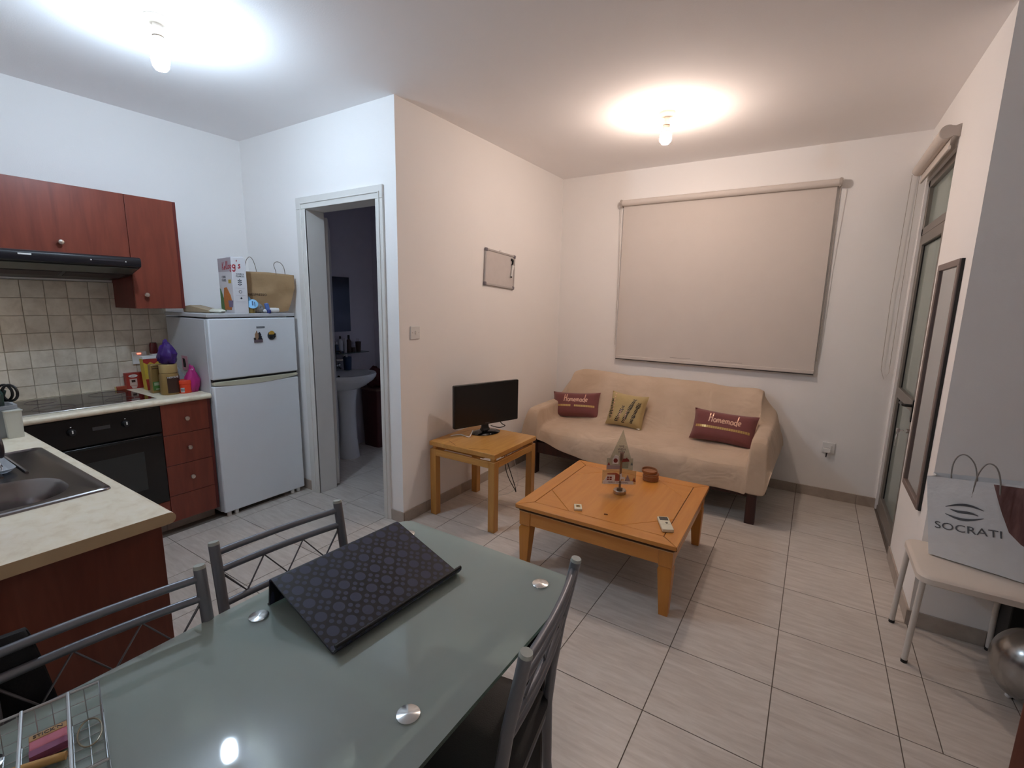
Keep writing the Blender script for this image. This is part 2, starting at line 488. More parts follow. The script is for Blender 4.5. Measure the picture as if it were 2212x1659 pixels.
# skirting made of tile pieces
def skirting(name, p0, p1, nrm, joints):
    """p0 -> p1 along the wall foot, nrm points into the room."""
    p0, p1, n = Vector(p0 + (0,)), Vector(p1 + (0,)), Vector(nrm + (0,))
    d = (p1 - p0).normalized(); Lg = (p1 - p0).length
    M = frame(p0, d, (0, 0, 1)); s = 1 if M.col[2].to_3d().dot(n) > 0 else -1
    root = struct(name, MB().prism([(0, 0), (Lg, 0), (Lg, 0.074), (0, 0.074)], 0, 0.004 * s, 'z', M), M_grout)
    cuts = [0] + [j for j in joints if 0.02 < j < Lg - 0.02] + [Lg]
    for a, b in zip(cuts[:-1], cuts[1:]):
        obj('tile', MB().prism([(a + 0.001, 0), (b - 0.001, 0), (b - 0.001, 0.078), (a + 0.001, 0.078)], 0, 0.009 * s, 'z', M), M_base, root, bevel=0.001, seg=1, smooth=False)
jx = [TX0 + i * TP for i in range(-9, 7)]
jy = [TY0 + j * TP for j in range(-10, 5)]
skirting('baseboard_back', (0.0, 0.0), (XE - 0.001, 0.0), (0, -1), [x for x in jx])
skirting('baseboard_partition', (0.0, YB), (0.0, 0.0), (1, 0), [y - YB for y in jy])
skirting('baseboard_bathroom', (-0.11, YB), (0.009, YB), (0, -1), [])
skirting('baseboard_fridge', (XA, YB), (-1.01, YB), (0, -1), [])
skirting('baseboard_right', (XE, YF), (XE, OY0), (-1, 0), [y - YF for y in jy])
skirting('baseboard_entry', (XE - 0.009, YF), (XR, YF), (0, -1), [x - XE for x in jx])

# bathroom door frame and leaf
t1 = struct('trim_1', MB().box(-1.008, -0.905, YB - 0.016, YB, 0, 2.147).box(-0.175, -0.108, YB - 0.016, YB, 0, 2.147)
            .box(-1.008, -0.108, YB - 0.016, YB, 2.147, 2.23), M_wpaint, 'white painted door casing around the dark bathroom doorway', bevel=0.004)
obj('casing_moulding', MB().box(-0.955, -0.945, YB - 0.022, YB - 0.015, 0, 2.19).box(-0.145, -0.135, YB - 0.022, YB - 0.015, 0, 2.19)
    .box(-0.955, -0.135, YB - 0.022, YB - 0.015, 2.182, 2.192), M_wpaint, t1, bevel=0.003)
obj('jamb', MB().box(-0.922, -0.905, YB - 0.012, YB + 0.145, 0, 2.147), M_wpaint, t1, bevel=0.002)
obj('jamb', MB().box(-0.175, -0.158, YB - 0.012, YB + 0.145, 0, 2.147), M_wpaint, t1, bevel=0.002)
obj('jamb_head', MB().box(-0.922, -0.158, YB - 0.012, YB + 0.145, 2.147, 2.164), M_wpaint, t1, bevel=0.002)
d1 = bpy.data.objects.new('door_1', None); COL.objects.link(d1); d1['kind'] = 'structure'
d1['label'] = 'white bathroom door swung inward, seen edge on'
d1.location = (-0.950, YB + 0.18, 0); d1.rotation_euler = (0, 0, math.radians(142))
obj('leaf', MB().box(0, 0.715, -0.02, 0.02, 0.008, 2.12), M_wpaint, d1, bevel=0.002)
hp = obj('door_handle', MB().box(0.64, 0.675, -0.027, -0.02, 0.90, 1.10).tube([(0.657, -0.024, 1.04), (0.657, -0.065, 1.04), (0.655, -0.07, 1.04), (0.54, -0.07, 1.035)], 0.008), M_black, d1, bevel=0.002)
obj('door_key', MB().tube([(0.657, -0.027, 0.96), (0.657, -0.06, 0.96)], 0.004).box(0.65, 0.664, -0.085, -0.06, 0.955, 0.965), M_chrome, d1)

# balcony door
d2 = struct('door_2', MB().box(2.805, 2.86, OY1 - 0.05, OY1, 0, OZ).box(2.805, 2.86, OY0, OY0 + 0.05, 0, OZ)
            .box(2.805, 2.86, OY0, OY1, OZ - 0.05, OZ).box(2.80, 2.86, OY0, OY1, 0, 0.035).box(2.805, 2.86, OY0, OY1, 2.02, 2.07), M_alu,
            'grey aluminium glazed balcony door', bevel=0.003)
lf = obj('door_leaf', MB().box(2.80, 2.85, OY1 - 0.115, OY1 - 0.055, 0.04, 2.015).box(2.80, 2.85, OY0 + 0.055, OY0 + 0.115, 0.04, 2.015)
         .box(2.80, 2.85, OY0 + 0.115, OY1 - 0.115, 1.95, 2.015).box(2.80, 2.85, OY0 + 0.115, OY1 - 0.115, 0.04, 0.13)
         .box(2.80, 2.85, OY0 + 0.115, OY1 - 0.115, 0.90, 0.97), M_alu, d2, bevel=0.003)
for z0, z1 in ((0.13, 0.90), (0.97, 1.95)):
    obj('pane', MB().box(2.822, 2.828, OY0 + 0.115, OY1 - 0.115, z0, z1), M_glassp, lf)
    obj('gasket', MB().box(2.815, 2.835, OY1 - 0.121, OY1 - 0.115, z0, z1).box(2.815, 2.835, OY0 + 0.115, OY1 - 0.115, z1 - 0.006, z1), M_rubber, lf)
obj('pane', MB().box(2.828, 2.834, OY0 + 0.05, OY1 - 0.05, 2.07, OZ - 0.05), M_glassp, d2)
obj('gasket', MB().box(2.803, 2.808, OY1 - 0.056, OY1 - 0.05, 0.03, 2.02), M_rubber, d2)
obj('handle', MB().box(2.788, 2.80, -0.85, -0.815, 0.86, 0.99).tube([(2.80, -0.832, 0.955), (2.755, -0.832, 0.955), (2.748, -0.825, 0.955), (2.748, -0.72, 0.952)], 0.009), M_black, d2, bevel=0.003, label='black lever handle')
obj('lock_cylinder', MB().cyl((2.80, -0.832, 0.80), (2.78, -0.832, 0.80), 0.013), M_chrome, d2)
ky = thing('key', 'silver keys hanging in the lock of the balcony door', 'key', (2.78, -0.832, 0.80))
obj('key_bow', MB().cyl((-0.012, 0, 0), (-0.03, 0, 0), 0.004, seg=8).box(-0.045, -0.03, -0.012, 0.012, -0.012, 0.012), M_chrome, ky, bevel=0.003)
obj('key_ring', MB().tube([(-0.04 + 0.0 * k, 0.012 * math.cos(k * PI / 6), -0.024 + 0.014 * math.sin(k * PI / 6)) for k in range(12)], 0.0018, 6, True), M_chrome, ky)
obj('spare_key', MB().box(-0.043, -0.04, -0.012, 0.012, -0.062, -0.036).box(-0.043, -0.04, -0.004, 0.004, -0.10, -0.06), M_chrome, ky, bevel=0.001)

# kitchen splashback, tile by tile
sp = struct('trim_2', MB().box(XA, XA + 0.004, -4.0, -2.872, 0.885, 1.60), M_sgrout, 'beige square tile splashback behind the hob')
zs = [0.885, 0.967, 1.0725, 1.178, 1.2835, 1.389, 1.4945, 1.60]
ys = [-2.872] + [-2.981 - 0.1045 * k for k in range(10)]
for a, b in zip(zs[:-1], zs[1:]):
    for c, d in zip(ys[:-1], ys[1:]):
        obj('tile', MB().box(XA, XA + 0.009 + random.uniform(-0.0006, 0.0006), d + 0.0015, c - 0.0015, a + 0.0015, b - 0.0015), M_splash, sp, bevel=0.0015, seg=1, smooth=False)

# ------------------------------------------------------------------ ceiling lamps (they light the room)
def ceiling_lamp(name, label, x, y, col, power, zb):
    t = thing(name, label, 'lamp', (x, y, H), group=None)
    obj('ceiling_rose', MB().lathe([(0.001, 0), (0.05, 0), (0.05, -0.008), (0.044, -0.018), (0.034, -0.024), (0.02, -0.026), (0.001, -0.026)], c=(0, 0, 0)), M_lampw, t)
    obj('lampholder', MB().lathe([(0.019, -0.024), (0.017, -0.034), (0.0175, -0.05), (0.022, -0.07), (0.0235, -0.074), (0.001, -0.0742)]), M_lampw, t)
    obj('retaining_ring', MB().lathe([(0.0225, -0.0742), (0.0225, -0.0765), (0.001, -0.0765)]), mat('ring_brown', '#7a5a34', 0.5), t)
    obj('bulb_collar', MB().lathe([(0.0215, -0.0765), (0.022, -0.088), (0.001, -0.0881)]), M_lampw, t)
    L = -zb
    obj('bulb_base', MB().lathe([(0.021, -0.088), (0.024, -0.098), (0.029, -0.112), (0.0325, -0.122), (0.001, -0.1221)]), M_lampw, t)
    prof = [(0.0325, -0.1225), (0.0355, -0.135), (0.0368, -0.152), (0.0355, -0.168), (0.031, L + 0.018), (0.021, L + 0.005), (0.001, L)]
    obj('bulb', MB().lathe(prof), emit(name + '_glow', col, power), t)
ceiling_lamp('ceiling_lamp', 'bare white bulb on the ceiling above the kitchen', -0.33, -3.33, COOL, COOL_POWER, 0.215)
ceiling_lamp('ceiling_lamp', 'bare warm bulb in a white holder on the ceiling in front of the sofa', 1.315, -1.17, WARM, WARM_POWER, 0.19)

# ------------------------------------------------------------------ kitchen units
CX = -1.105        # face of the base units
CZ = 0.885         # top of the worktop
def knob_mb(x, y, z):
    return MB().lathe([(0.006, 0.0), (0.006, 0.012), (0.013, 0.018), (0.0145, 0.024), (0.012, 0.029), (0.001, 0.031)], 18, M=T(x, y, z) @ RY(90))

u = thing('drawer_cabinet', 'mahogany base unit of four drawers between oven and fridge', 'cabinet', (0, 0, 0))
obj('body', MB().box(XA + 0.01, CX - 0.018, -3.197, -2.907, 0.078, 0.849), M_mahogd, u)
obj('side_panel', MB().box(XA + 0.01, CX - 0.004, -2.924, -2.9065, 0.078, 0.849), M_mahogd, u)
for k, (z0, z1) in enumerate(((0.652, 0.849), (0.452, 0.649), (0.252, 0.449), (0.078, 0.249))):
    f = obj('drawer', MB().box(CX - 0.018, CX, -3.1955, -2.926, z0, z1), M_mahog, u, bevel=0.0012)
    if k < 3:
        obj('knob', knob_mb(CX, -3.061, (0.746, 0.553, 0.354)[k]), M_knob, f)
obj('plinth', MB().box(-1.20, -1.185, -3.197, -2.907, 0.0, 0.077), M_base, u)

u = thing('oven_housing', 'mahogany housing strip under the black oven', 'cabinet')
obj('body', MB().box(XA + 0.01, CX - 0.03, -3.80, -3.199, 0.079, 0.20), M_mahogd, u)
obj('front_panel', MB().box(CX - 0.018, CX, -3.80, -3.199, 0.079, 0.228), M_mahog, u, bevel=0.0012)
obj('plinth', MB().box(-1.20, -1.185, -3.80, -3.199, 0.0, 0.077), M_base, u)

u = thing('oven', 'black built-in oven with glass door under the hob', 'oven')
obj('body', MB().box(XA + 0.05, CX - 0.02, -3.795, -3.203, 0.232, 0.845), M_black, u)
obj('control_panel', MB().box(CX - 0.02, CX + 0.004, -3.799, -3.199, 0.685, 0.847), M_oven, u, bevel=0.003)
dr = obj('oven_door', MB().box(CX - 0.02, CX + 0.006, -3.799, -3.199, 0.231, 0.677), M_oven, u, bevel=0.004)
obj('window', MB().box(CX + 0.005, CX + 0.0075, -3.68, -3.305, 0.345, 0.585), mat('oven_window', '#2e3131', 0.3), dr)
obj('door_trim', MB().box(CX + 0.004, CX + 0.012, -3.79, -3.208, 0.664, 0.672), mat('dark_trim', '#2d2f30', 0.35, 0.5), dr)
for y in (-3.62, -3.378):
    kb = obj('knob', MB().lathe([(0.02, 0), (0.02, 0.006), (0.016, 0.02), (0.014, 0.022), (0.001, 0.022)], 20, M=T(CX + 0.004, y, 0.775) @ RY(90)), M_blackm, u)
    obj('pointer', MB().box(CX + 0.0255, CX + 0.0275, y - 0.003, y + 0.003, 0.772, 0.79), M_white, kb)
    obj('knob_print', MB().box(CX + 0.004, CX + 0.0046, y - 0.003, y + 0.003, 0.803, 0.807), M_white, u)
obj('clock_print', MB().box(CX + 0.004, CX + 0.0046, -3.53, -3.45, 0.765, 0.785), mat('grey_print', '#3c3c3e', 0.4), u)

u = thing('peninsula_cabinet', 'dark mahogany peninsula unit under the sink', 'cabinet')
obj('body', MB().box(CX + 0.02, 0.635, -4.43, -3.895, 0.08, 0.72), M_mahogd, u)
obj('end_panel', MB().box(0.637, 0.656, -4.44, -3.872, 0.0, 0.849), M_panel, u, bevel=0.0012)
obj('back_panel', MB().box(CX + 0.02, 0.636, -3.894, -3.876, 0.079, 0.849), M_panel, u, bevel=0.001)
obj('plinth', MB().box(-1.08, 0.60, -3.96, -3.945, 0, 0.079), M_base, u)

wt = thing('worktop', 'cream L-shaped laminate worktop with rounded front edge', 'countertop')
hx0, hx1, hy0, hy1 = -0.02, 0.30, -4.32, -3.94
z0, z1 = 0.85, CZ
m = MB()
m.box(XA + 0.009, CX + 0.0, -3.862, -2.903, z0, z1)                                   # run under the wall
m.box(XA + 0.009, hx0, -4.45, -3.862, z0, z1).box(hx1, 0.69, -4.45, -3.862, z0, z1)     # peninsula round the sink cut-out
m.box(hx0, hx1, -4.45, hy0, z0, z1).box(hx0, hx1, hy1, -3.862, z0, z1)
obj('slab', m, M_counter, wt, smooth=False)
def nose(p0, p1, out):
    r = (z1 - z0) / 2; n = 8
    p0, p1, out = Vector(p0), Vector(p1), Vector(out)
    pts = [(math.cos(a), math.sin(a)) for a in [-PI / 2 + PI * k / n for k in range(n + 1)]]
    return MB().rings([[q + out * (r * c) + Vector((0, 0, r * sn)) for c, sn in pts] for q in (p0, p1)], False)
zc = (z0 + z1) / 2
obj('front_edge', nose((CX, -3.862, zc), (CX, -2.903, zc), (1, 0, 0)), M_counter, wt)
obj('front_edge', nose((CX, -3.862, zc), (0.69, -3.862, zc), (0, 1, 0)), M_counter, wt)
r = 0.0175; n = 8
prof = [(-3.862 + r * math.cos(a), zc + r * math.sin(a)) for a in [-PI / 2 + PI * k / n for k in range(n + 1)]] + [(-4.45, z1), (-4.45, z0)]
obj('end_strip', MB().prism(prof, 0.69, 0.6915, 'x'), M_counted, wt, label='tan end strip of the worktop')

# hob
hb = thing('hob', 'black glass hob with a steel front trim set in the worktop', 'hob')
obj('glass', MB().prism(rrect(-1.655, -1.165, -3.79, -3.19, 0.008, 3), CZ, CZ + 0.006), mat('hob_glass', '#1d1415', 0.07, var=0.0), hb)
obj('front_trim', MB().box(-1.165, -1.155, -3.79, -3.19, CZ, CZ + 0.008), M_chrome, hb, bevel=0.002)
for cx, cy, rr in ((-1.53, -3.32, 0.09), (-1.29, -3.33, 0.07), (-1.53, -3.63, 0.07), (-1.29, -3.63, 0.09)):
    obj('cooking_zone', MB().tube([(cx + rr * math.cos(2 * PI * k / 40), cy + rr * math.sin(2 * PI * k / 40), CZ + 0.0062) for k in range(40)], 0.0012, 4, True), mat('zone_print', '#5b4648', 0.4), hb)

# sink
sk = thing('sink', 'brushed steel inset sink with drainer in the peninsula worktop', 'sink')
outer = rrect(-0.415, 0.342, -4.37, -3.885, 0.02, 8)
def loop(x0, x1, y0, y1, r, z): return [(x, y, z) for x, y in rrect(x0, x1, y0, y1, r, 8)]
m = MB()
m.rings([[(x * 1.0, y, CZ + 0.0005) for x, y in outer], loop(-0.413, 0.340, -4.368, -3.887, 0.02, CZ + 0.006),
         loop(-0.407, 0.334, -4.362, -3.893, 0.02, CZ + 0.0085), loop(-0.400, 0.327, -4.355, -3.900, 0.02, CZ + 0.006), loop(-0.385, 0.312, -4.34, -3.915, 0.02, CZ + 0.001),
         loop(0.0, 0.29, -4.305, -3.955, 0.12, CZ + 0.002),
         loop(0.008, 0.282, -4.297, -3.963, 0.115, CZ - 0.008), loop(0.02, 0.27, -4.285, -3.975, 0.105, CZ - 0.11),
         loop(0.05, 0.24, -4.255, -4.005, 0.08, CZ - 0.14), loop(0.13, 0.16, -4.14, -4.11, 0.012, CZ - 0.146)], True, False, True)
obj('basin', m, M_steel, sk)
for k in range(5):
    y = -4.25 + k * 0.062
    obj('drainer_rib', MB().tube([(-0.36, y, CZ + 0.003), (-0.34, y, CZ + 0.006), (-0.10, y, CZ + 0.006), (-0.07, y, CZ + 0.003)], 0.005, 8), M_steel, sk)

# wall cupboards and hood
u = thing('wall_cabinet', 'wide mahogany wall cupboard above the black extractor hood', 'cabinet')
obj('body', MB().box(XA + 0.001, -1.39, -3.80, -3.166, 1.745, 2.125), M_mahogd, u)
f = obj('door', MB().box(-1.388, -1.37, -3.80, -3.1655, 1.745, 2.125), M_mahog, u, bevel=0.0012)
obj('knob', knob_mb(-1.37, -3.487, 1.806), M_knob, f)
u = thing('wall_cabinet', 'narrow tall mahogany wall cupboard beside the extractor hood', 'cabinet')
obj('body', MB().box(XA + 0.001, -1.39, -3.1635, -2.886, 1.437, 2.125), M_mahogd, u)
obj('side_panel', MB().box(XA + 0.001, -1.374, -2.9035, -2.8855, 1.437, 2.125), M_mahogd, u)
f = obj('door', MB().box(-1.388, -1.37, -3.163, -2.905, 1.437, 2.125), M_mahog, u, bevel=0.0012)
obj('knob', knob_mb(-1.37, -3.106, 1.523), M_knob, f)

u = thing('extractor_hood', 'black slim extractor hood under the mahogany wall cupboard', 'hood')
pr = [(XA + 0.01, 1.742), (-1.215, 1.742), (-1.202, 1.734), (-1.197, 1.715), (-1.202, 1.69), (-1.215, 1.683), (-1.40, 1.632), (XA + 0.01, 1.612)]
obj('shell', MB().prism(pr, -3.80, -3.172, 'y'), mat('hood_black', '#15151c', 0.3), u, bevel=0.004)
obj('visor', MB().prism([(-1.222, 1.679), (-1.222, 1.675), (-1.33, 1.646), (-1.33, 1.65)], -3.79, -3.185, 'y'), mat('hood_visor', '#4c4f4a', 0.25), u)
for y0 in (-3.77, -3.48):
    obj('filter', MB().prism([(-1.345, 1.646), (-1.345, 1.642), (-1.44, 1.622), (-1.44, 1.626)], y0, y0 + 0.27, 'y'), mat('hood_filter', '#4a3f3f', 0.5, 0.6, bump=0.6, bscale=500), u)
obj('badge', MB().box(-1.1985, -1.1955, -3.70, -3.65, 1.716, 1.724), M_white, u)
obj('control_slot', MB().box(-1.1985, -1.196, -3.40, -3.26, 1.712, 1.719), mat('slot_grey', '#34343c', 0.3), u)
for y in (-3.41, -3.25):
    obj('button', MB().ball((-1.197, y, 1.712), 0.004, 10), M_white, u)

# fridge
fr = thing('fridge', 'white two-door fridge freezer beside the bathroom doorway', 'fridge')
FY0, FY1 = -2.897, -2.285
M_fr = mat('fridge_enamel', '#e6edf3', 0.32, var=0.015, scale=6)
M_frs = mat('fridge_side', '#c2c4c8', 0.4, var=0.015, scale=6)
obj('body', MB().box(-1.66, -1.108, FY0, FY1, 0.03, 1.376), M_frs, fr, bevel=0.006)
obj('lid', MB().box(-1.67, -1.062, FY0 - 0.002, FY1 + 0.002, 1.385, 1.41), M_frs, fr, bevel=0.005)
fd = obj('freezer_door', MB().box(-1.104, -1.06, FY0, FY1, 0.972, 1.378), M_fr, fr, bevel=0.009, seg=3)
obj('badge', MB().box(-1.0605, -1.0585, -2.583, -2.523, 1.306, 1.319), mat('badge_grey', '#8d949b', 0.3, 0.4), fd, bevel=0.0006)
bd = obj('fridge_door', MB().box(-1.104, -1.06, FY0, FY1, 0.035, 0.928), M_fr, fr, bevel=0.009, seg=3)
# the scooped cream grip along the top of the lower door
pts = []
for k in range(17):
    t = k / 16
    pts.append((FY0 + 0.006 + (FY1 - FY0 - 0.012) * t, 0.915 + 0.02 * (2 * t - 1) ** 2 + 0.006 * t))
poly = pts + [(FY1 - 0.006, 0.957), (FY0 + 0.006, 0.957)]
obj('grip', MB().prism(poly, -1.10, -1.0575, 'x'), mat('grip_cream', '#c8c8b2', 0.4), bd, bevel=0.003)
obj('seal', MB().box(-1.10, -1.075, FY0 + 0.004, FY1 - 0.004, 0.955, 0.974), M_blackm, fr)
for y in (FY0 + 0.04, FY0 + 0.09, FY1 - 0.09, FY1 - 0.04):
    obj('foot', MB().cyl((-1.09, y, 0), (-1.09, y, 0.032), 0.014, seg=12), M_white, fr)
obj('hinge', MB().box(-1.105, -1.065, FY1 - 0.04, FY1, 1.378, 1.386), M_blackm, fr)

# fridge magnets
mg = thing('fridge_magnet', 'small town-house shaped magnet on the freezer door', 'magnet', (-1.0595, -2.577, 1.247), 0)
obj('base_strip', MB().box(0, 0.006, -0.031, 0.031, -0.04, -0.018), mat('magnet_mauve', '#6c5d66', 0.5), mg, bevel=0.002)
obj('tower', MB().prism([(-0.022, -0.02), (0.0, -0.02), (0.004, 0.015), (-0.003, 0.026), (-0.008, 0.042), (-0.014, 0.028), (-0.021, 0.018)], 0, 0.006, 'x'), mat('magnet_tan', '#9c7d62', 0.5), mg)
obj('tree', MB().prism([(0.002, -0.02), (0.03, -0.02), (0.022, -0.005), (0.026, -0.003), (0.018, 0.01), (0.022, 0.013), (0.012, 0.032), (0.003, 0.024)], 0, 0.007, 'x'), mat('magnet_navy', '#1d2430', 0.5), mg)
obj('rocks', MB().ball((0.003, -0.024, -0.014), 0.008, 10).ball((0.003, 0.002, -0.015), 0.006, 10), M_blackm, mg)
mg = thing('fridge_magnet', 'round grey magnet with a yellow cap on the freezer door', 'magnet', (-1.0595, -2.477, 1.25), 0)
obj('disc', MB().lathe([(0.001, 0), (0.03, 0), (0.03, 0.004), (0.001, 0.006)], 24, M=RY(90)), mat('magnet_grey', '#40464a', 0.4), mg)
obj('cap', MB().prism([(0.022 * math.cos(math.radians(a)), 0.008 + 0.026 * math.sin(math.radians(a))) for a in range(0, 181, 15)], 0.004, 0.009, 'x'), mat('magnet_yellow', '#c49a3c', 0.4), mg)
obj('figures', MB().ball((0.007, 0.022, 0.01), 0.007, 10).ball((0.007, 0.02, -0.006), 0.008, 10).box(0.004, 0.009, -0.018, 0.004, -0.02, -0.004), M_blackm, mg)
mg = thing('photo_card', 'pink and black picture card stuck on the fridge side', 'card', (-1.42, FY0 - 0.001, 1.06))
obj('card', MB().box(-0.05, 0.035, -0.002, 0, -0.05, 0.05), mat('card_pink', '#c391a0', 0.5), mg)
obj('dark_picture', MB().prism([(-0.03, -0.03), (0.002, -0.03), (0.008, -0.008), (-0.004, 0.03), (-0.034, 0.034)], -0.003, -0.002, 'y'), M_blackm, mg)

# socket on the splashback, with a glowing neon
so = thing('wall_socket', 'white cooker socket with a red light on the splashback', 'socket', (XA + 0.0095, -3.065, 1.09))
obj('plate', MB().box(0, 0.01, -0.043, 0.043, -0.043, 0.043), M_white, so, bevel=0.003)
obj('neon', MB().box(0.01, 0.012, -0.014, 0.008, 0.026, 0.034), emit('neon_red', (1, 0.12, 0.06), 3.0), so)
obj('rocker', MB().box(0.01, 0.014, -0.014, 0.012, -0.02, 0.015), M_white, so, bevel=0.002)
ja = thing('plug_adapter', 'dark red plug-in cube high on the splashback', 'plug', (XA + 0.0095, -2.985, 1.155))
obj('shell', MB().lathe([(0.001, -0.04), (0.022, -0.04), (0.025, -0.02), (0.024, 0.02), (0.019, 0.038), (0.001, 0.04)], 14, c=(0.028, 0, 0)), mat('dark_red_glass', '#5a1519', 0.2), ja)
obj('bracket', MB().box(0.0, 0.05, -0.018, 0.018, -0.05, -0.04), M_white, ja)

# ------------------------------------------------------------------ things on the kitchen worktop
from mathutils import noise as mnoise
def crumple(c, sx, sy, sz, seed, amp=0.18, pinch=0.0, seg=28, flat=True):
    """A soft crumpled bag: a ball pushed about by noise, drawn in towards its top."""
    mb = MB().ball((0, 0, 0), 1.0, seg)
    for v in mb.bm.verts:
        p = v.co.copy()
        f = 1 + amp * mnoise.noise(p * 2.2 + Vector((seed, seed * 2, 0))) + amp * 0.6 * mnoise.noise(p * 5.5 + Vector((0, seed, seed)))
        q = p * f
        t = max(0, q.z)
        k = 1 - pinch * t
        q.x *= k; q.y *= k
        if flat and q.z < -0.8: q.z = -0.8
        v.co = Vector((c[0] + q.x * sx, c[1] + q.y * sy, c[2] + (q.z + 0.8) * sz))
    return mb
CT = CZ + 0.0008
M_film = clear_mat('thin_white_film', '#dfe2e6', 0.3, 0.25)

t = thing('red_packet', 'red food box with white printing against the splashback', 'box', (-1.675, -3.118, CT))
obj('carton', MB().box(-0.022, 0.02, -0.052, 0.052, 0, 0.108), M_red, t, bevel=0.001)
obj('logo', MB().prism([(0.026 * math.cos(a) - 0.012, 0.088 + 0.010 * math.sin(a)) for a in [2 * PI * k / 20 for k in range(20)]], 0.02, 0.021, 'x'), M_white, t)
obj('logo_bar', textmb('oooo', 0.012, frame((0.0214, -0.012, 0.088), (0, 1, 0), (0, 0, 1))), M_red, t)
obj('picture', MB().box(0.02, 0.021, -0.034, 0.008, 0.022, 0.068).prism([(-0.03, 0.02), (0.008, 0.02), (0.002, 0.003), (-0.022, 0.003)], 0.02, 0.021, 'x'), mat('pale_print', '#cdb5aa', 0.5), t)
obj('picture_dark', MB().box(0.021, 0.0215, -0.024, -0.002, 0.044, 0.06), M_brown, t)
t = thing('red_packet', 'second red food box half hidden behind the gold packet', 'box', (-1.64, -3.015, CT))
obj('carton', MB().box(-0.03, 0.02, -0.045, 0.05, 0, 0.112), M_red, t, bevel=0.001)
obj('logo', MB().prism([(0.02 * math.cos(a) - 0.02, 0.09 + 0.010 * math.sin(a)) for a in [2 * PI * k / 20 for k in range(20)]], 0.02, 0.021, 'x'), M_white, t)
t = thing('wrapped_snack', 'small red wrapped snack lying left of the red box', 'snack', (-1.65, -3.203, CT + 0.055))
obj('wrapper', MB().box(-0.01, 0.01, -0.03, 0.028, -0.014, 0.014), mat('snack_red', '#a04a32', 0.4), t, bevel=0.004)
obj('wrapper_end', MB().prism([(-0.03, -0.008), (-0.036, -0.014), (-0.036, 0.014), (-0.03, 0.008)], -0.006, 0.006, 'x'), M_cream, t)
t.location.z = CT + 0.014
t = thing('snack_carton', 'tall yellow carton with red and white top behind the gold packet', 'box', (-1.545, -3.055, CT), 0.0)
obj('carton', MB().prism([(-0.048, 0), (0.048, 0), (0.058, 0.228), (-0.058, 0.228)], -0.03, 0.03, 'x'), M_yellow, t, bevel=0.001)
obj('red_band', MB().prism([(-0.0575, 0.19), (-0.035, 0.176), (-0.018, 0.192), (0.004, 0.176), (0.028, 0.192), (0.045, 0.178), (0.0575, 0.19), (0.058, 0.228), (-0.058, 0.228)], 0.03, 0.0312, 'x'), M_red, t)
obj('white_lip', MB().box(-0.031, 0.032, -0.059, 0.059, 0.212, 0.23), M_white, t, bevel=0.001)
obj('red_foot', MB().prism([(-0.048, 0.0), (0.048, 0.0), (0.052, 0.075), (-0.052, 0.075)], 0.03, 0.0315, 'x'), M_red, t)
obj('crisps_print', MB().ball((0.03, 0.018, 0.135), 0.02, 12, sc=(0.08, 1, 1)).ball((0.03, -0.02, 0.11), 0.018, 12, sc=(0.08, 1, 1)), M_cream, t)
t = thing('coffee_packet', 'gold packet with a green label standing in front of the yellow carton', 'packet', (-1.385, -3.098, CT))
obj('pouch', MB().box(-0.02, 0.02, -0.033, 0.033, 0, 0.19), M_gold, t, bevel=0.006)
obj('green_label', MB().box(0.019, 0.0212, -0.027, 0.029, 0.018, 0.075), M_green, t)
obj('label_print', MB().box(0.021, 0.0222, -0.02, 0.02, 0.05, 0.07).box(0.021, 0.0222, -0.012, 0.022, 0.022, 0.03), mat('pale_green_print', '#aab694', 0.5), t)
obj('fold_line', MB().box(0.019, 0.021, -0.022, 0.012, 0.16, 0.164).box(0.019, 0.021, -0.018, 0.02, 0.176, 0.179), M_brown, t)
t = thing('coffee_jar', 'large gold and brown instant coffee jar under the purple bag', 'jar', (-1.27, -3.066, CT))
obj('jar_body', MB().lathe([(0.001, 0), (0.052, 0), (0.054, 0.01), (0.054, 0.125), (0.048, 0.14), (0.001, 0.14)], 10), M_gold, t)
obj('lid', MB().lathe([(0.046, 0.14), (0.05, 0.143), (0.05, 0.192), (0.047, 0.197), (0.001, 0.197)], 28), mat('jar_lid_gold', '#b39a66', 0.35, 0.4), t)
lb = MB()
lb.rings([[(0.0555 * math.cos(math.radians(a)), 0.0555 * math.sin(math.radians(a)), z) for z in (0.012, 0.12)] for a in range(-34, 70, 6)], False)
obj('label', lb, M_brown, t, label='dark brown label of the coffee jar')
c0 = math.radians(0)
obj('lettering', textmb('NESCAFÉ', 0.0155, frame((0.0562 * math.cos(c0), 0.0562 * math.sin(c0), 0.115), (-math.sin(c0), math.cos(c0), 0), (0, 0, 1))), M_white, t, label='white lettering')
t = tag(obj('purple_bag', crumple((-1.275, -3.062, CT + 0.198), 0.05, 0.052, 0.082, 3.1, 0.28, 0.42), mat('purple_plastic', '#3c1d6e', 0.28, var=0.2), bevel=0), 'purple plastic bag crumpled on top of the coffee jar', 'bag')
t = thing('orange_tub', 'small orange tub with a barcode sticker beside the coffee jar', 'tub', (-1.245, -2.99, CT))
obj('tub_body', MB().lathe([(0.001, 0), (0.037, 0), (0.039, 0.004), (0.041, 0.06), (0.043, 0.062), (0.043, 0.082), (0.04, 0.086), (0.001, 0.086)], 28), M_orange, t)
lb = MB().rings([[(0.0405 * math.cos(math.radians(a)), 0.0405 * math.sin(math.radians(a)), z) for z in (0.008, 0.038)] for a in range(-58, -18, 8)], False)
st = obj('sticker', lb, M_white, t)
bars = MB()
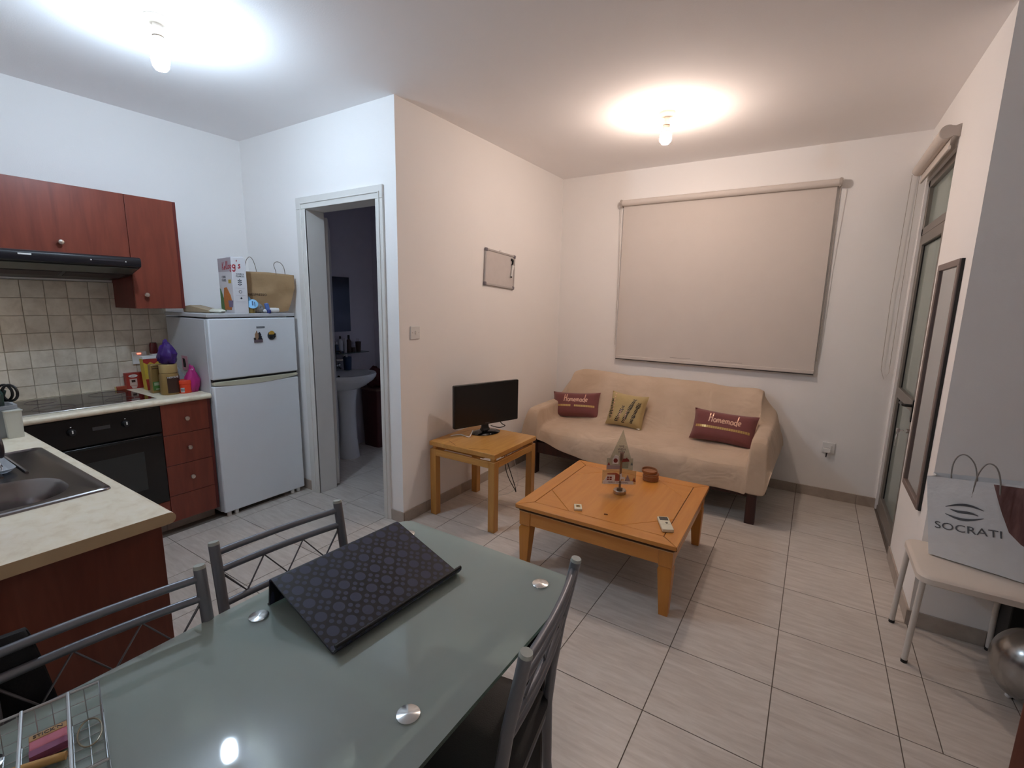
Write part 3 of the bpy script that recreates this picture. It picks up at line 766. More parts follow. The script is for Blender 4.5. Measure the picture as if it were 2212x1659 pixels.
for k, a in enumerate((-54, -51, -47, -44, -40, -36, -33, -28)):
    a = math.radians(a); bars.tube([(0.041 * math.cos(a), 0.041 * math.sin(a), 0.014), (0.041 * math.cos(a), 0.041 * math.sin(a), 0.034)], 0.0006 + 0.0004 * (k % 2), 4)
obj('barcode', bars, M_black, st)
tag(obj('clear_bag', crumple((-1.36, -2.975, CT), 0.045, 0.05, 0.085, 8.4, 0.3, 0.45), M_film), 'thin white see-through bag behind the orange tub', 'bag')
tag(obj('pink_bag', crumple((-1.245, -2.941, CT), 0.045, 0.042, 0.098, 5.7, 0.24, 0.42), mat('pink_plastic', '#c02f86', 0.3, var=0.25, Transmission_Weight=0.15)), 'bright pink plastic bag against the fridge side', 'bag')

# things by the sink
t = thing('utensil_pot', 'clear square pot of kitchen utensils at the left of the hob', 'pot', (-0.775, -3.94, CT))
obj('pot_wall', MB().rings([[(x, y, z) for x, y in rrect(-s, s, -s, s, 0.015, 3)] for s, z in ((0.05, 0), (0.058, 0.14), (0.055, 0.14), (0.047, 0.004))], True, True, True), M_film, t)
obj('rim', MB().rings([[(x, y, z) for x, y in rrect(-s, s, -s, s, 0.015, 3)] for s, z in ((0.058, 0.128), (0.063, 0.128), (0.063, 0.143), (0.055, 0.143))], True), M_film, t)
def utensil(name, label, pts, r, m, cat='utensil', extra=None):
    t = thing(name, label, cat, (-0.775, -3.94, CT + 0.006))
    obj('handle', MB().tube(pts, r, 10), m, t)
    if extra: obj(extra[0], extra[1], extra[2], t)
    return t
utensil('spatula', 'white handled utensil standing in the clear pot', [(0.0, -0.01, 0), (0.01, 0.0, 0.14), (0.03, 0.005, 0.25)], [0.006, 0.009, 0.013], M_white, extra=('end_cap', MB().ball((0.031, 0.005, 0.252), 0.013, 12), M_white))
utensil('ladle', 'dark green utensil standing in the clear pot', [(-0.02, 0.01, 0), (-0.01, 0.018, 0.13), (0.012, 0.03, 0.20)], [0.006, 0.01, 0.014], mat('dark_green_plastic', '#1f3a33', 0.4), extra=('blade', MB().prism([(-0.02, 0.12), (0.05, 0.14), (0.06, 0.19), (0.01, 0.21)], 0.018, 0.024, 'y'), mat('dark_green_plastic', '#1f3a33', 0.4)))
sc = thing('scissors', 'black handled scissors standing in the clear pot', 'scissors', (-0.775, -3.94, CT + 0.006))
obj('blade', MB().box(-0.004, 0.004, 0.02, 0.032, 0, 0.15), M_chrome, sc)
for k, (dx, dy) in enumerate(((0.03, 0.02), (0.062, 0.045))):
    obj('handle', MB().tube([(dx * 0.6 + 0.024 * math.cos(a) * 0.9, 0.026 + dy * 0.5 + 0.02 * math.cos(a), 0.19 + 0.036 * math.sin(a)) for a in [2 * PI * q / 18 for q in range(18)]], 0.0055, 8, True), M_black, sc)
t = thing('cutlery_pot', 'pale cutlery box standing beside the clear utensil pot', 'pot', (-0.715, -3.90, CT))
obj('box_wall', MB().rings([[(x, y, z) for x, y in rrect(-s, s, -s, s, 0.006, 2)] for s, z in ((0.025, 0), (0.028, 0.125), (0.026, 0.125), (0.023, 0.004))], True, True, True), mat('milky_plastic', '#c9cbc2', 0.35), t)
obj('lip', MB().box(-0.03, 0.03, -0.03, 0.03, 0.118, 0.125), mat('milky_plastic', '#c9cbc2', 0.35), t, bevel=0.002)

t = thing('dish_rack', 'wire dish rack with a black ring on the sink drainer', 'rack', (-0.27, -4.03, CZ + 0.008))
m = MB()
for z, x1 in ((0.055, 0.06), (0.02, 0.14)):
    for y in (-0.30, -0.02):
        m.tube([(-0.12, y, z), (x1, y, z)], 0.003, 6)
    m.tube([(x1, -0.30, z), (x1, -0.02, z)], 0.003, 6)
for y in (-0.30, -0.23, -0.16, -0.09, -0.02):
    m.tube([(-0.12, y, 0.0), (-0.12, y, 0.07)], 0.003, 6).tube([(0.14, y, 0.0), (0.06, y, 0.07)], 0.003, 6)
    m.tube([(-0.12, y, 0.02), (0.14, y, 0.02)], 0.0025, 6)
obj('wire_frame', m, M_chrome, t)
obj('ring', MB().tube([(0.02 + 0.03 * math.cos(a), 0.0, 0.064 + 0.036 * math.sin(a)) for a in [2 * PI * q / 20 for q in range(20)]], 0.008, 8, True), mat('dark_ring', '#33282a', 0.4), t)
obj('drip_tray', MB().rings([[(x, y, z) for x, y in rrect(-0.13 - s, 0.17 + s, -0.31 - s, 0.0 + s, 0.03, 4)] for s, z in ((0, 0.0), (0.012, 0.014), (0.009, 0.014), (-0.003, 0.003))], True, True, True), M_film, t)
t = thing('soap_bottle', 'clear soap bottle half full of pink liquid beside the sink', 'bottle', (0.522, -4.218, CT))
obj('bottle_body', MB().lathe([(0.001, 0), (0.03, 0), (0.033, 0.006), (0.033, 0.12), (0.022, 0.15), (0.014, 0.16), (0.014, 0.18), (0.001, 0.18)], 22), M_film, t)
obj('pink_liquid', MB().lathe([(0.001, 0.03), (0.0325, 0.03), (0.0336, 0.035), (0.0336, 0.07), (0.001, 0.07)], 22), mat('pink_liquid', '#b04a94', 0.15), t)
obj('label', MB().lathe([(0.0336, 0.072), (0.0336, 0.112)], 22), mat('pale_label', '#cfc6c6', 0.5), t)

# ------------------------------------------------------------------ on top of the fridge
FT = 1.4108
M_packW = mat('packet_white', '#dcdcdf', 0.5, var=0.02)
rz = math.radians(-8)
t = thing('cereal_box', 'tall white cereal box with red script on top of the fridge', 'box', (-1.085, -2.708, FT), rz)
# local: corner at origin, the side panel runs along +y, the front runs along -x
h, w, d = 0.372, 0.245, 0.09
obj('carton', MB().box(-w, 0, 0, d, 0, h), M_packW, t, bevel=0.0015)
obj('top_flap', MB().box(-0.10, -0.004, 0.004, d - 0.004, h, h + 0.004).prism([(0.06, h - 0.002), (d - 0.002, h - 0.002), (d - 0.002, h + 0.018), (0.075, h + 0.012)], -0.04, -0.038, 'x'), M_packW, t)
grey = mat('packet_grey', '#b7aeb6', 0.5)
def fr(x, z): return frame((x, -0.0006, z), (1, 0, 0), (0, 0, 1))     # on the front (faces -y)
def sd(y, z): return frame((0.0006, y, z), (0, 1, 0), (0, 0, 1))      # on the side (faces +x)
def disc(M, rx, ry, k=20):
    return MB().prism([(rx * math.cos(2 * PI * i / k), ry * math.sin(2 * PI * i / k)) for i in range(k)], 0, 0.0006, 'z', M)
obj('front_top_panel', MB().prism([(-0.12, -0.045), (0.118, -0.045), (0.118, 0.045), (-0.12, 0.045)], 0, 0.0004, 'z', fr(-0.122, 0.325)), grey, t)
obj('green_field', MB().prism([(-0.03, 0), (0.06, 0), (0.05, 0.06), (-0.01, 0.15), (-0.03, 0.16)], 0, 0.0006, 'z', fr(-0.21, 0.01)), M_green, t)
obj('flakes_picture', MB().prism([(-0.06, 0), (0.06, 0.0), (0.085, 0.05), (0.06, 0.1), (0.0, 0.155), (-0.05, 0.15), (-0.07, 0.07)], 0, 0.0008, 'z', fr(-0.11, 0.02)), mat('flake_orange', '#c4742e', 0.5, var=0.25, scale=60), t)
obj('bowl_picture', MB().prism([(-0.035, 0), (0.03, 0.0), (0.045, 0.045), (-0.045, 0.045)], 0, 0.001, 'z', fr(-0.055, 0.04)), mat('bowl_mauve', '#7b6f8c', 0.5), t)
obj('yellow_badge', MB().box(-0.025, 0.022, -0.012, 0.012, 0, 0.0006, fr(-0.045, 0.213)), M_yellow, t)
obj('lettering', textmb('CORN\nFLAKES', 0.024, fr(-0.15, 0.232)), mat('letter_grey', '#4a4750', 0.5), t)
obj('lettering', textmb('CORN\nFLAKES', 0.0165, sd(0.05, 0.255)), mat('letter_teal', '#22323b', 0.5), t, label='dark lettering on the side panel')
m = MB()
for k in range(3):
    z = 0.187 + 0.013 * k
    for s in (-1, 1):
        m.prism([(0, 0), (s * 0.012, 0.006), (s * 0.012, 0.011), (0, 0.006)], 0, 0.0006, 'z', sd(0.045, z))
m.prism([(-0.003, 0), (0.003, 0), (0, 0.012)], 0, 0.0006, 'z', sd(0.045, 0.222))
obj('wheat_mark', m, mat('letter_teal', '#22323b', 0.5), t)
obj('round_mark', MB().tube([sd(0.045, 0.145) @ Vector((0.009 * math.cos(a), 0.009 * math.sin(a), 0)) for a in [2 * PI * q / 18 for q in range(18)]], 0.0014, 5, True), mat('letter_teal', '#22323b', 0.5), t)
obj('sprout_mark', MB().prism([(-0.01, 0.004), (0, -0.004), (0.01, 0.004), (0.004, 0.004), (0.001, 0.012), (-0.001, 0.012), (-0.004, 0.003)], 0, 0.0006, 'z', sd(0.047, 0.098)), mat('letter_teal', '#22323b', 0.5), t)
obj('divider_line', MB().box(-0.03, 0.03, -0.0005, 0.0005, 0, 0.0005, sd(0.045, 0.17)).box(-0.03, 0.03, -0.0005, 0.0005, 0, 0.0005, sd(0.045, 0.12)).box(-0.03, 0.03, -0.0005, 0.0005, 0, 0.0005, sd(0.045, 0.078)), grey, t)

# hand-drawn lettering: strokes in a 1-high box, laid down as thin ribbons
def arc(cx, cy, rx, ry, a0, a1, n=8):
    return [(cx + rx * math.cos(math.radians(a0 + (a1 - a0) * i / n)), cy + ry * math.sin(math.radians(a0 + (a1 - a0) * i / n))) for i in range(n + 1)]
GL = {
 'H': (0.62, [[(0.12, 0.0), (0.2, 0.5), (0.24, 1.0)], [(0.45, 0.0), (0.5, 0.5), (0.56, 1.05)], [(0.1, 0.42), (0.3, 0.5), (0.55, 0.55)]]),
 'o': (0.36, [arc(0.17, 0.22, 0.14, 0.2, 60, 420, 12)]),
 'm': (0.56, [[(0.04, 0.02), (0.07, 0.4)] + arc(0.15, 0.27, 0.09, 0.14, 160, 20) + [(0.25, 0.03)], [(0.25, 0.2)] + arc(0.35, 0.27, 0.09, 0.14, 160, 20) + [(0.46, 0.05), (0.54, 0.06)]]),
 'e': (0.36, [[(0.05, 0.2), (0.28, 0.25)] + arc(0.17, 0.22, 0.13, 0.19, 20, 320, 12)]),
 'a': (0.40, [arc(0.17, 0.2, 0.14, 0.19, 50, 400, 12), [(0.3, 0.38), (0.3, 0.1), (0.38, 0.03)]]),
 'd': (0.42, [arc(0.17, 0.2, 0.14, 0.19, 50, 400, 12), [(0.36, 1.05), (0.32, 0.4), (0.31, -0.12)]]),
 'K': (0.5, [[(0.1, 0.0), (0.2, 0.95)], [(0.5, 0.95), (0.17, 0.45), (0.45, 0.0)]]),
 'l': (0.24, [[(0.05, 0.1), (0.16, 0.6), (0.22, 0.92), (0.15, 0.95), (0.08, 0.4), (0.1, 0.04), (0.22, 0.06)]]),
 'g': (0.42, [arc(0.18, 0.22, 0.14, 0.19, 50, 400, 12), [(0.32, 0.4), (0.3, -0.1)] + arc(0.17, -0.2, 0.13, 0.16, 20, -190, 8)]),
 's': (0.34, [[(0.28, 0.4), (0.16, 0.45), (0.1, 0.33), (0.22, 0.2), (0.25, 0.08), (0.12, 0.0), (0.02, 0.06)]]),
 "'": (0.16, [[(0.1, 1.0), (0.06, 0.8)]]),
}
def script(body, place, h, width, bold=0.05):
    """Flat ribbon strokes; place(x, y) maps lettering coordinates (metres) to 3-D with an outward normal."""
    total = sum(GL[c][0] for c in body); k = width / total
    mb = MB(); x = 0.0
    for c in body:
        adv, strokes = GL[c]
        for st in strokes:
            pts = [((x + px) * k - width / 2, py * h) for px, py in st]
            fine = []
            for a, b in zip(pts[:-1], pts[1:]):
                for q in range(3): fine.append((a[0] + (b[0] - a[0]) * q / 3, a[1] + (b[1] - a[1]) * q / 3))
            fine.append(pts[-1])
            L, R = [], []
            for i, p in enumerate(fine):
                a, b = fine[max(0, i - 1)], fine[min(len(fine) - 1, i + 1)]
                dx, dy = b[0] - a[0], b[1] - a[1]; q = math.hypot(dx, dy) or 1
                nx, ny = -dy / q * bold * h * 0.5, dx / q * bold * h * 0.5
                L.append(place(p[0] + nx, p[1] + ny)); R.append(place(p[0] - nx, p[1] - ny))
            vl = [mb.bm.verts.new(v) for v in L]; vr = [mb.bm.verts.new(v) for v in R]
            for i in range(len(vl) - 1):
                mb.bm.faces.new((vl[i], vr[i], vr[i + 1], vl[i + 1]))
        x += adv
    return mb
def wrap(x, y):                             # the script runs over the corner of the box
    z = 0.297 + y + 0.05 * x
    return Vector((x - 0.045, -0.0012, z)) if x < 0.045 else Vector((0.0012, (x - 0.045) * 0.72, z))
obj('script_lettering', script("Kellogg's", wrap, 0.054, 0.255, 0.15), mat('script_red', '#b02a3a', 0.5), t, label='red script')

t = thing('paper_bag', 'brown paper carrier bag with twisted handles on top of the fridge', 'bag', M=frame((-1.12, -2.435, FT), (0.35, 0.94, 0), (0, 0, 1)))
# local: x to the right along the face, y up, z out towards the room
M_kraft = mat('kraft_paper', '#a68863', 0.75, var=0.1, scale=9, bump=0.15, bscale=40)
m = MB()
def bag_pt(u, v):
    # u runs round the bag (front 0-.4, side, back, side), v from floor to rim
    hw = 0.118 + 0.055 * min(1, v * 1.6) ** 0.8; dep = 0.092 * (1 - 0.4 * v)
    if u < 0.4: x, z = -hw + 2 * hw * u / 0.4, 0.0
    elif u < 0.5: q = (u - 0.4) / 0.1; x, z = hw - 0.03 * math.sin(PI * q) * v, -dep * q
    elif u < 0.9: x, z = hw - 2 * hw * (u - 0.5) / 0.4, -dep
    else: q = (u - 0.9) / 0.1; x, z = -hw + 0.03 * math.sin(PI * q) * v, -dep * (1 - q)
    e = mnoise.noise(Vector((x * 9, v * 3.2, z * 9 + 2))) * 0.010 + (abs(mnoise.noise(Vector((x * 14 + v * 5, v * 4, 4)))) - 0.2) * 0.010
    lift = 0.012 * max(0, x / 0.12) ** 2 * (1 - v) if x > 0 else 0
    return Vector((x, 0.002 + 0.287 * v + lift - 0.012 * v * max(0, x / 0.17), z + e * (0.3 + math.sin(PI * min(1, v * 1.1)))))
N_ = 60
m.rings([[bag_pt(i / N_, j / 16) for i in range(N_)] for j in range(17)], True, True, False)
bgs = obj('bag_body', m, M_kraft, t, solid=0.0015)
obj('handle', MB().tube(spline([(-0.138, 0.26, -0.048), (-0.138, 0.31, -0.048), (-0.128, 0.365, -0.046), (-0.106, 0.392, -0.044), (-0.086, 0.375, -0.046), (-0.07, 0.32, -0.048), (-0.064, 0.26, -0.05)]), 0.0022, 6), mat('twine_grey', '#7f7467', 0.7), t)
obj('handle', MB().tube(spline([(0.055, 0.26, -0.004), (0.051, 0.30, 0.002), (0.040, 0.345, 0.006), (0.060, 0.366, 0.01), (0.09, 0.355, 0.008), (0.109, 0.318, 0.002), (0.115, 0.26, -0.004)]), 0.0022, 6), mat('twine_grey', '#7f7467', 0.7), t)
nes = textmb('NESPRESSO', 0.0225, T(-0.078, 0.128, 0.0), ext=0.0003, spacing=1.05)
for v in nes.bm.verts:
    vv = (v.co.y - 0.002) / 0.287; hwv = 0.118 + 0.055 * min(1, vv * 1.6) ** 0.8
    v.co.z += bag_pt(0.4 * (v.co.x + hwv) / (2 * hwv), vv).z + 0.0022
obj('lettering', nes, mat('bag_print', '#2f2119', 0.6), t, label='dark lettering')

t = thing('paper_packet', 'flat brown paper packet with a twisted plastic end on the fridge', 'packet', (-1.30, -2.80, FT), math.radians(14))
obj('packet_body', MB().prism([(-0.14, 0.0), (0.09, 0.0), (0.09, 0.022), (-0.08, 0.05), (-0.15, 0.04)], -0.045, 0.045, 'y'), mat('packet_tan', '#a08e74', 0.6, var=0.15), t, bevel=0.006)
obj('plastic_end', crumple((0.115, 0.0, 0.0), 0.06, 0.04, 0.017, 2.3, 0.3, 0.0, 20), mat('plastic_white', '#cfcfc0', 0.35, var=0.1), t)
t = thing('yoghurt_cup', 'small gold cup tipped with its blue lid facing out on the fridge', 'cup', (-1.105, -2.585, FT + 0.001))
obj('cup_body', MB().lathe([(0.001, 0), (0.024, 0), (0.027, 0.05), (0.001, 0.05)], 22), mat('cup_gold', '#a79256', 0.3, 0.5), t)
lid = obj('foil_lid', MB().lathe([(0.001, 0.0), (0.034, 0.0), (0.034, 0.003), (0.001, 0.004)], 24, M=T(0.024, 0.0, 0.062) @ RZ(-25) @ RY(68)), mat('lid_blue', '#7fb6dc', 0.3, 0.2), t)
obj('foil_tab', MB().prism([(-0.012, 0.0), (0.012, 0.0), (-0.006, 0.028)], 0, 0.002, 'x', T(0.012, -0.012, 0.088)), mat('lid_blue', '#7fb6dc', 0.3, 0.2), t)
obj('lid_print', MB().box(-0.02, 0.012, -0.004, 0.004, 0.004, 0.005, T(0.024, 0.0, 0.062) @ RZ(-25) @ RY(68)).box(-0.014, 0.02, 0.01, 0.015, 0.004, 0.005, T(0.024, 0.0, 0.062) @ RZ(-25) @ RY(68)), mat('print_blue', '#23476e', 0.4), lid)
tag(obj('clear_wrap', crumple((-1.14, -2.52, FT), 0.04, 0.038, 0.038, 6.2, 0.35, 0.2), M_film), 'crumpled clear wrap between the gold cup and the white tube', 'wrapper')
t = thing('cream_tube', 'white and blue tube lying on the front of the fridge top', 'tube', (-1.09, -2.455, FT + 0.019))
obj('tube_body', MB().tube([(-0.015, -0.045, -0.006), (0.0, 0.0, 0), (0.008, 0.04, 0.0)], [0.01, 0.018, 0.0185], 14), M_white, t)
obj('cap', MB().cyl((0.008, 0.04, 0.0), (0.011, 0.056, 0.0), 0.0165, seg=16), M_white, t)
obj('blue_sleeve', MB().box(-0.012, 0.012, -0.03, -0.004, 0.0, 0.055, RX(12)), mat('sleeve_blue', '#5f7dc0', 0.35), t, bevel=0.006)
t = thing('blue_cap', 'small blue cap on the front edge of the fridge top', 'cap', (-1.072, -2.475, FT))
obj('shell', MB().lathe([(0.001, 0), (0.0135, 0), (0.0125, 0.02), (0.008, 0.026), (0.001, 0.027)], 16), mat('cap_blue', '#26347a', 0.35), t)

# ------------------------------------------------------------------ bathroom seen through the doorway
M_ceram = mat('white_ceramic', '#d4d6da', 0.15, var=0.02)
t = thing('pedestal_basin', 'white pedestal washbasin in the dark bathroom', 'basin', (-1.465, -1.53, 0))
def oval(rx, ry, cx, z, n=40):
    out = []
    for k in range(n):
        a = 2 * PI * k / n
        x = cx + rx * math.cos(a); y = ry * math.sin(a)
        if x < -0.243: x = -0.243
        out.append((x, y, z))
    return out
obj('bowl', MB().rings([oval(0.10, 0.10, -0.04, 0.655), oval(0.19, 0.19, -0.03, 0.70), oval(0.245, 0.265, -0.01, 0.755), oval(0.262, 0.285, 0.0, 0.79), oval(0.268, 0.29, 0.0, 0.81), oval(0.262, 0.285, 0.0, 0.825),
    oval(0.20, 0.235, 0.01, 0.822), oval(0.18, 0.21, 0.015, 0.80), oval(0.11, 0.13, 0.02, 0.72), oval(0.02, 0.02, 0.02, 0.705)], True, True, True), M_ceram, t)
obj('pedestal', MB().lathe([(0.001, 0), (0.105, 0), (0.1, 0.03), (0.085, 0.2), (0.078, 0.42), (0.085, 0.56), (0.105, 0.68), (0.001, 0.68)], 28, sy=0.95), M_ceram, t)
obj('overflow', MB().cyl((-0.142, 0.02, 0.772), (-0.132, 0.02, 0.769), 0.012, seg=16), M_black, t)
obj('tap', MB().cyl((-0.17, 0.0, 0.822), (-0.17, 0.0, 0.87), 0.018).tube([(-0.17, 0, 0.86), (-0.1, 0, 0.865), (-0.06, 0, 0.855)], 0.012).tube([(-0.18, -0.06, 0.88), (-0.17, 0, 0.875), (-0.18, 0.06, 0.88)], 0.009)
    .ball((-0.18, -0.065, 0.882), 0.02, 12).ball((-0.18, 0.065, 0.882), 0.02, 12), M_chrome, t)
t = thing('soap_pump', 'grey soap dispenser on the basin beside the tap', 'dispenser', (-1.64, -1.66, 0.8255))
obj('dispenser_body', MB().lathe([(0.001, 0), (0.035, 0), (0.035, 0.11), (0.02, 0.125), (0.001, 0.125)], 18), mat('pump_grey', '#4b4b55', 0.4), t)
obj('pump_head', MB().lathe([(0.012, 0.125), (0.012, 0.145), (0.03, 0.15), (0.03, 0.165), (0.001, 0.165)], 14), mat('pump_pale', '#a5a5ab', 0.4), t)
t = thing('toothbrush_cup', 'blue cup of brushes on the right of the basin', 'cup', (-1.62, -1.385, 0.8255))
obj('cup_body', MB().lathe([(0.001, 0), (0.036, 0), (0.042, 0.13), (0.038, 0.13), (0.033, 0.006), (0.001, 0.006)], 18), mat('cup_blue_dark', '#2b4468', 0.4), t)
obj('tube', MB().tube([(0.0, 0.0, 0.02), (0.01, -0.02, 0.16), (0.012, -0.06, 0.15)], [0.01, 0.012, 0.014], 10), M_white, t)
obj('brush', MB().tube([(0.01, 0.01, 0.02), (0.0, -0.05, 0.18)], 0.005, 8).box(-0.008, 0.008, -0.075, -0.045, 0.16, 0.19), mat('brush_navy', '#20304e', 0.4), t)
t = thing('bathroom_mirror', 'dark mirror on the bathroom wall over the basin', 'mirror', (XA, -1.545, 1.465))
obj('glass', MB().box(0.001, 0.008, -0.29, 0.285, -0.265, 0.265), mat('dim_mirror', '#565a66', 0.03, 1.0, var=0.0), t)
t = thing('glass_shelf', 'thin glass shelf under the bathroom mirror', 'shelf', (XA, -1.44, 0.995))
obj('glass', MB().box(0.001, 0.13, -0.30, 0.30, -0.006, 0.0), clear_mat('shelf_glass', '#9fb2ae', 0.25, 0.05), t)
obj('bracket', MB().box(0.0, 0.03, -0.26, -0.24, -0.016, -0.006), M_chrome, t)
obj('bracket', MB().box(0.0, 0.03, 0.24, 0.26, -0.016, -0.006), M_chrome, t)
def bottle(name, label, y, prof, m, capm, captop, x=-1.645):
    t = thing(name, label, 'bottle', (x, y, 0.9955), group='toiletries on the glass shelf')
    obj('bottle_body', MB().lathe(prof, 16), m, t)
    if captop: obj('cap', MB().lathe(captop, 14), capm, t)
Mb1 = mat('toiletry_pale', '#b9c2c6', 0.35); Mb2 = mat('toiletry_brown', '#3b2320', 0.3); Mb3 = mat('toiletry_white', '#c9cbd0', 0.35); Mb4 = mat('toiletry_blue', '#354a66', 0.35)
bottle('shampoo_bottle', 'pale tall toiletry bottle at the left end of the glass shelf', -1.56, [(0.001, 0), (0.026, 0), (0.026, 0.12), (0.012, 0.135), (0.001, 0.135)], Mb1, Mb3, [(0.012, 0.135), (0.012, 0.158), (0.001, 0.158)])
bottle('lotion_bottle', 'blue round toiletry bottle standing second from the left on the glass shelf', -1.50, [(0.001, 0), (0.02, 0), (0.028, 0.04), (0.022, 0.085), (0.001, 0.09)], Mb4, Mb3, [(0.011, 0.09), (0.011, 0.115), (0.001, 0.115)], x=-1.63)
bottle('lotion_bottle', 'white toiletry bottle with a pump in the middle of the glass shelf', -1.44, [(0.001, 0), (0.024, 0), (0.024, 0.125), (0.01, 0.14), (0.001, 0.14)], Mb3, M_black, [(0.008, 0.14), (0.008, 0.165), (0.001, 0.165)])
bottle('spray_bottle', 'slim white toiletry bottle beside the dark one on the glass shelf', -1.392, [(0.001, 0), (0.014, 0), (0.017, 0.1), (0.012, 0.14), (0.001, 0.142)], Mb3, None, None, x=-1.635)
bottle('perfume_bottle', 'tall dark brown bottle with a black neck on the glass shelf', -1.34, [(0.001, 0), (0.024, 0), (0.024, 0.11), (0.01, 0.135), (0.001, 0.135)], Mb2, M_black, [(0.011, 0.135), (0.011, 0.172), (0.001, 0.172)])
bottle('cream_jar', 'low brown jar on the glass shelf beside the reed bottle', -1.288, [(0.001, 0), (0.022, 0), (0.022, 0.045), (0.001, 0.048)], Mb2, None, None)
t = thing('brush_cup', 'brown cup at the right end of the glass shelf', 'cup', (-1.645, -1.225, 0.9955))
obj('cup_body', MB().lathe([(0.001, 0), (0.022, 0), (0.03, 0.1), (0.027, 0.1), (0.02, 0.005), (0.001, 0.005)], 18), Mb2, t)
obj('reed', MB().tube([(0.0, -0.008, 0.01), (0.0, -0.012, 0.135)], 0.0018, 5).tube([(0.0, 0.008, 0.01), (0.0, 0.006, 0.13)], 0.0018, 5), mat('reed_tan', '#8c7250', 0.6), t)
t = thing('laundry_basket', 'dark red basket with a lid at the right of the basin', 'basket', (-1.545, -1.095, 0))
obj('basket_body', MB().rings([[(x, y, z) for x, y in rrect(-s, s, -s * 0.8, s * 0.8, 0.03, 4)] for s, z in ((0.115, 0), (0.13, 0.6), (0.125, 0.6), (0.11, 0.01))], True, True, True), mat('basket_red', '#4a1a1a', 0.5, var=0.2), t)
obj('lid', MB().prism(rrect(-0.135, 0.135, -0.11, 0.11, 0.03, 4), 0.6, 0.62), mat('basket_rim', '#6c4a42', 0.5), t)
tag(obj('towel', crumple((-1.56, -1.09, 0.6205), 0.11, 0.09, 0.12, 4.4, 0.2, 0.2), mat('towel_wine', '#451519', 0.85, var=0.2)), 'dark red towel heaped on the basket lid', 'towel')
t = thing('storage_tower', 'grey plastic drawer tower left of the basin', 'drawers', (-1.58, -1.815, 0))
obj('frame', MB().box(-0.10, 0.09, -0.075, 0.075, 0.0, 0.03).box(-0.10, -0.09, -0.075, 0.075, 0.03, 0.62).box(-0.10, 0.09, -0.075, 0.075, 0.61, 0.62), mat('tower_dark', '#35353c', 0.5), t)
for k in range(3):
    obj('drawer', MB().box(-0.088, 0.10, -0.07, 0.07, 0.04 + 0.19 * k, 0.21 + 0.19 * k), mat('tower_grey', '#7d7d84', 0.4), t, bevel=0.006)

# ------------------------------------------------------------------ sofa, throw, cushions
sf = thing('sofa', 'dark wooden three-seat sofa against the wall under a beige throw', 'sofa', (1.12, -0.5, 0))
def L3(mb): return mb
for x, y, tz in ((-0.885, -0.345, 0.49), (0.885, -0.345, 0.49), (-0.905, 0.32, 0.49), (0.905, 0.32, 0.49)):
    obj('leg', MB().box(x - 0.032, x + 0.032, y - 0.034, y + 0.034, 0, tz), M_dwood, sf, bevel=0.003)
obj('front_rail', MB().box(-0.86, 0.86, -0.36, -0.325, 0.19, 0.29), M_dwood, sf, bevel=0.003)
obj('back_rail', MB().box(-0.88, 0.88, 0.305, 0.335, 0.19, 0.29), M_dwood, sf, bevel=0.003)
for s in (-1, 1):
    obj('side_rail', MB().box(s * 0.89 - 0.02, s * 0.89 + 0.02, -0.32, 0.30, 0.19, 0.29), M_dwood, sf, bevel=0.003)
    obj('armrest', MB().box(s * 0.895 - 0.03, s * 0.895 + 0.03, -0.335, 0.30, 0.53, 0.555), M_dwood, sf, bevel=0.006)
M_cush = mat('sofa_cushion', '#8b7d68', 0.9)
obj('seat_cushion', MB().box(-0.82, 0.82, -0.33, 0.10, 0.30, 0.40), M_cush, sf, bevel=0.03, seg=3)
Mx = T(0, 0.245, 0.40) @ RX(-17)
obj('back_cushion', MB().box(-0.76, 0.76, -0.04, 0.04, 0.02, 0.38, Mx), M_cush, sf, bevel=0.03, seg=3)

# the throw: a draped surface from columns of profile points (back hem -> front hem)
YS = [-0.035, -0.045, -0.06, -0.105, -0.185, -0.29, -0.385, -0.45, -0.53, -0.66, -0.79, -0.865, -0.895, -0.905]
seatz = [0.45, 0.70, 0.845, 0.882, 0.855, 0.68, 0.50, 0.442, 0.438, 0.440, 0.434, 0.405, 0.33]
def hem(x):
    K = [(0.1, 0.36), (0.25, 0.335), (0.355, 0.313), (0.50, 0.275), (0.65, 0.243), (0.78, 0.216), (1.1, 0.19), (1.5, 0.20), (1.77, 0.228), (1.94, 0.214), (2.04, 0.211), (2.12, 0.22)]
    for a, b in zip(K[:-1], K[1:]):
        if x <= b[0]: return a[1] + (b[1] - a[1]) * max(0, (x - a[0])) / (b[0] - a[0])
    return K[-1][1]
cols = []
def seatcol(x):
    z = list(seatz)
    drop = -0.022 * (x - 0.3) / 1.7
    z = [v + (drop if i in (2, 3, 4) else 0) for i, v in enumerate(z)]
    return [(x, y, v) for y, v in zip(YS[:-1], z)] + [(x, YS[-1], hem(x))]
def armcol(x, backz, armz, hz, dx=0.0):
    b = [0.42, backz - 0.12, backz - 0.03, backz, backz - 0.02, max(armz, backz - 0.12), max(armz, backz - 0.2), armz + 0.004, armz, armz, armz, armz - 0.012, armz - 0.10]
    return [(x + dx * (1 if i > 9 else 0), y, v) for i, (y, v) in enumerate(zip(YS[:-1], b))] + [(x, YS[-1], hz)]
def sidecol(x, zz, zb, zf, hz):
    out = []
    for i, y in enumerate(YS):
        k = i / (len(YS) - 1)
        out.append((x + (0.03 * (1 - k) if x > 1 else -0.03 * (1 - k)), y * (1.0 if i < 12 else 0.99), zb + (zf - zb) * k if i < 12 else hz + (zf - hz) * (13 - i) * 0.5))
    return out
cols.append(sidecol(0.112, 0, 0.40, 0.33, 0.30))
cols.append(sidecol(0.126, 0, 0.48, 0.45, 0.32))
cols.append(armcol(0.158, 0.62, 0.572, 0.335))
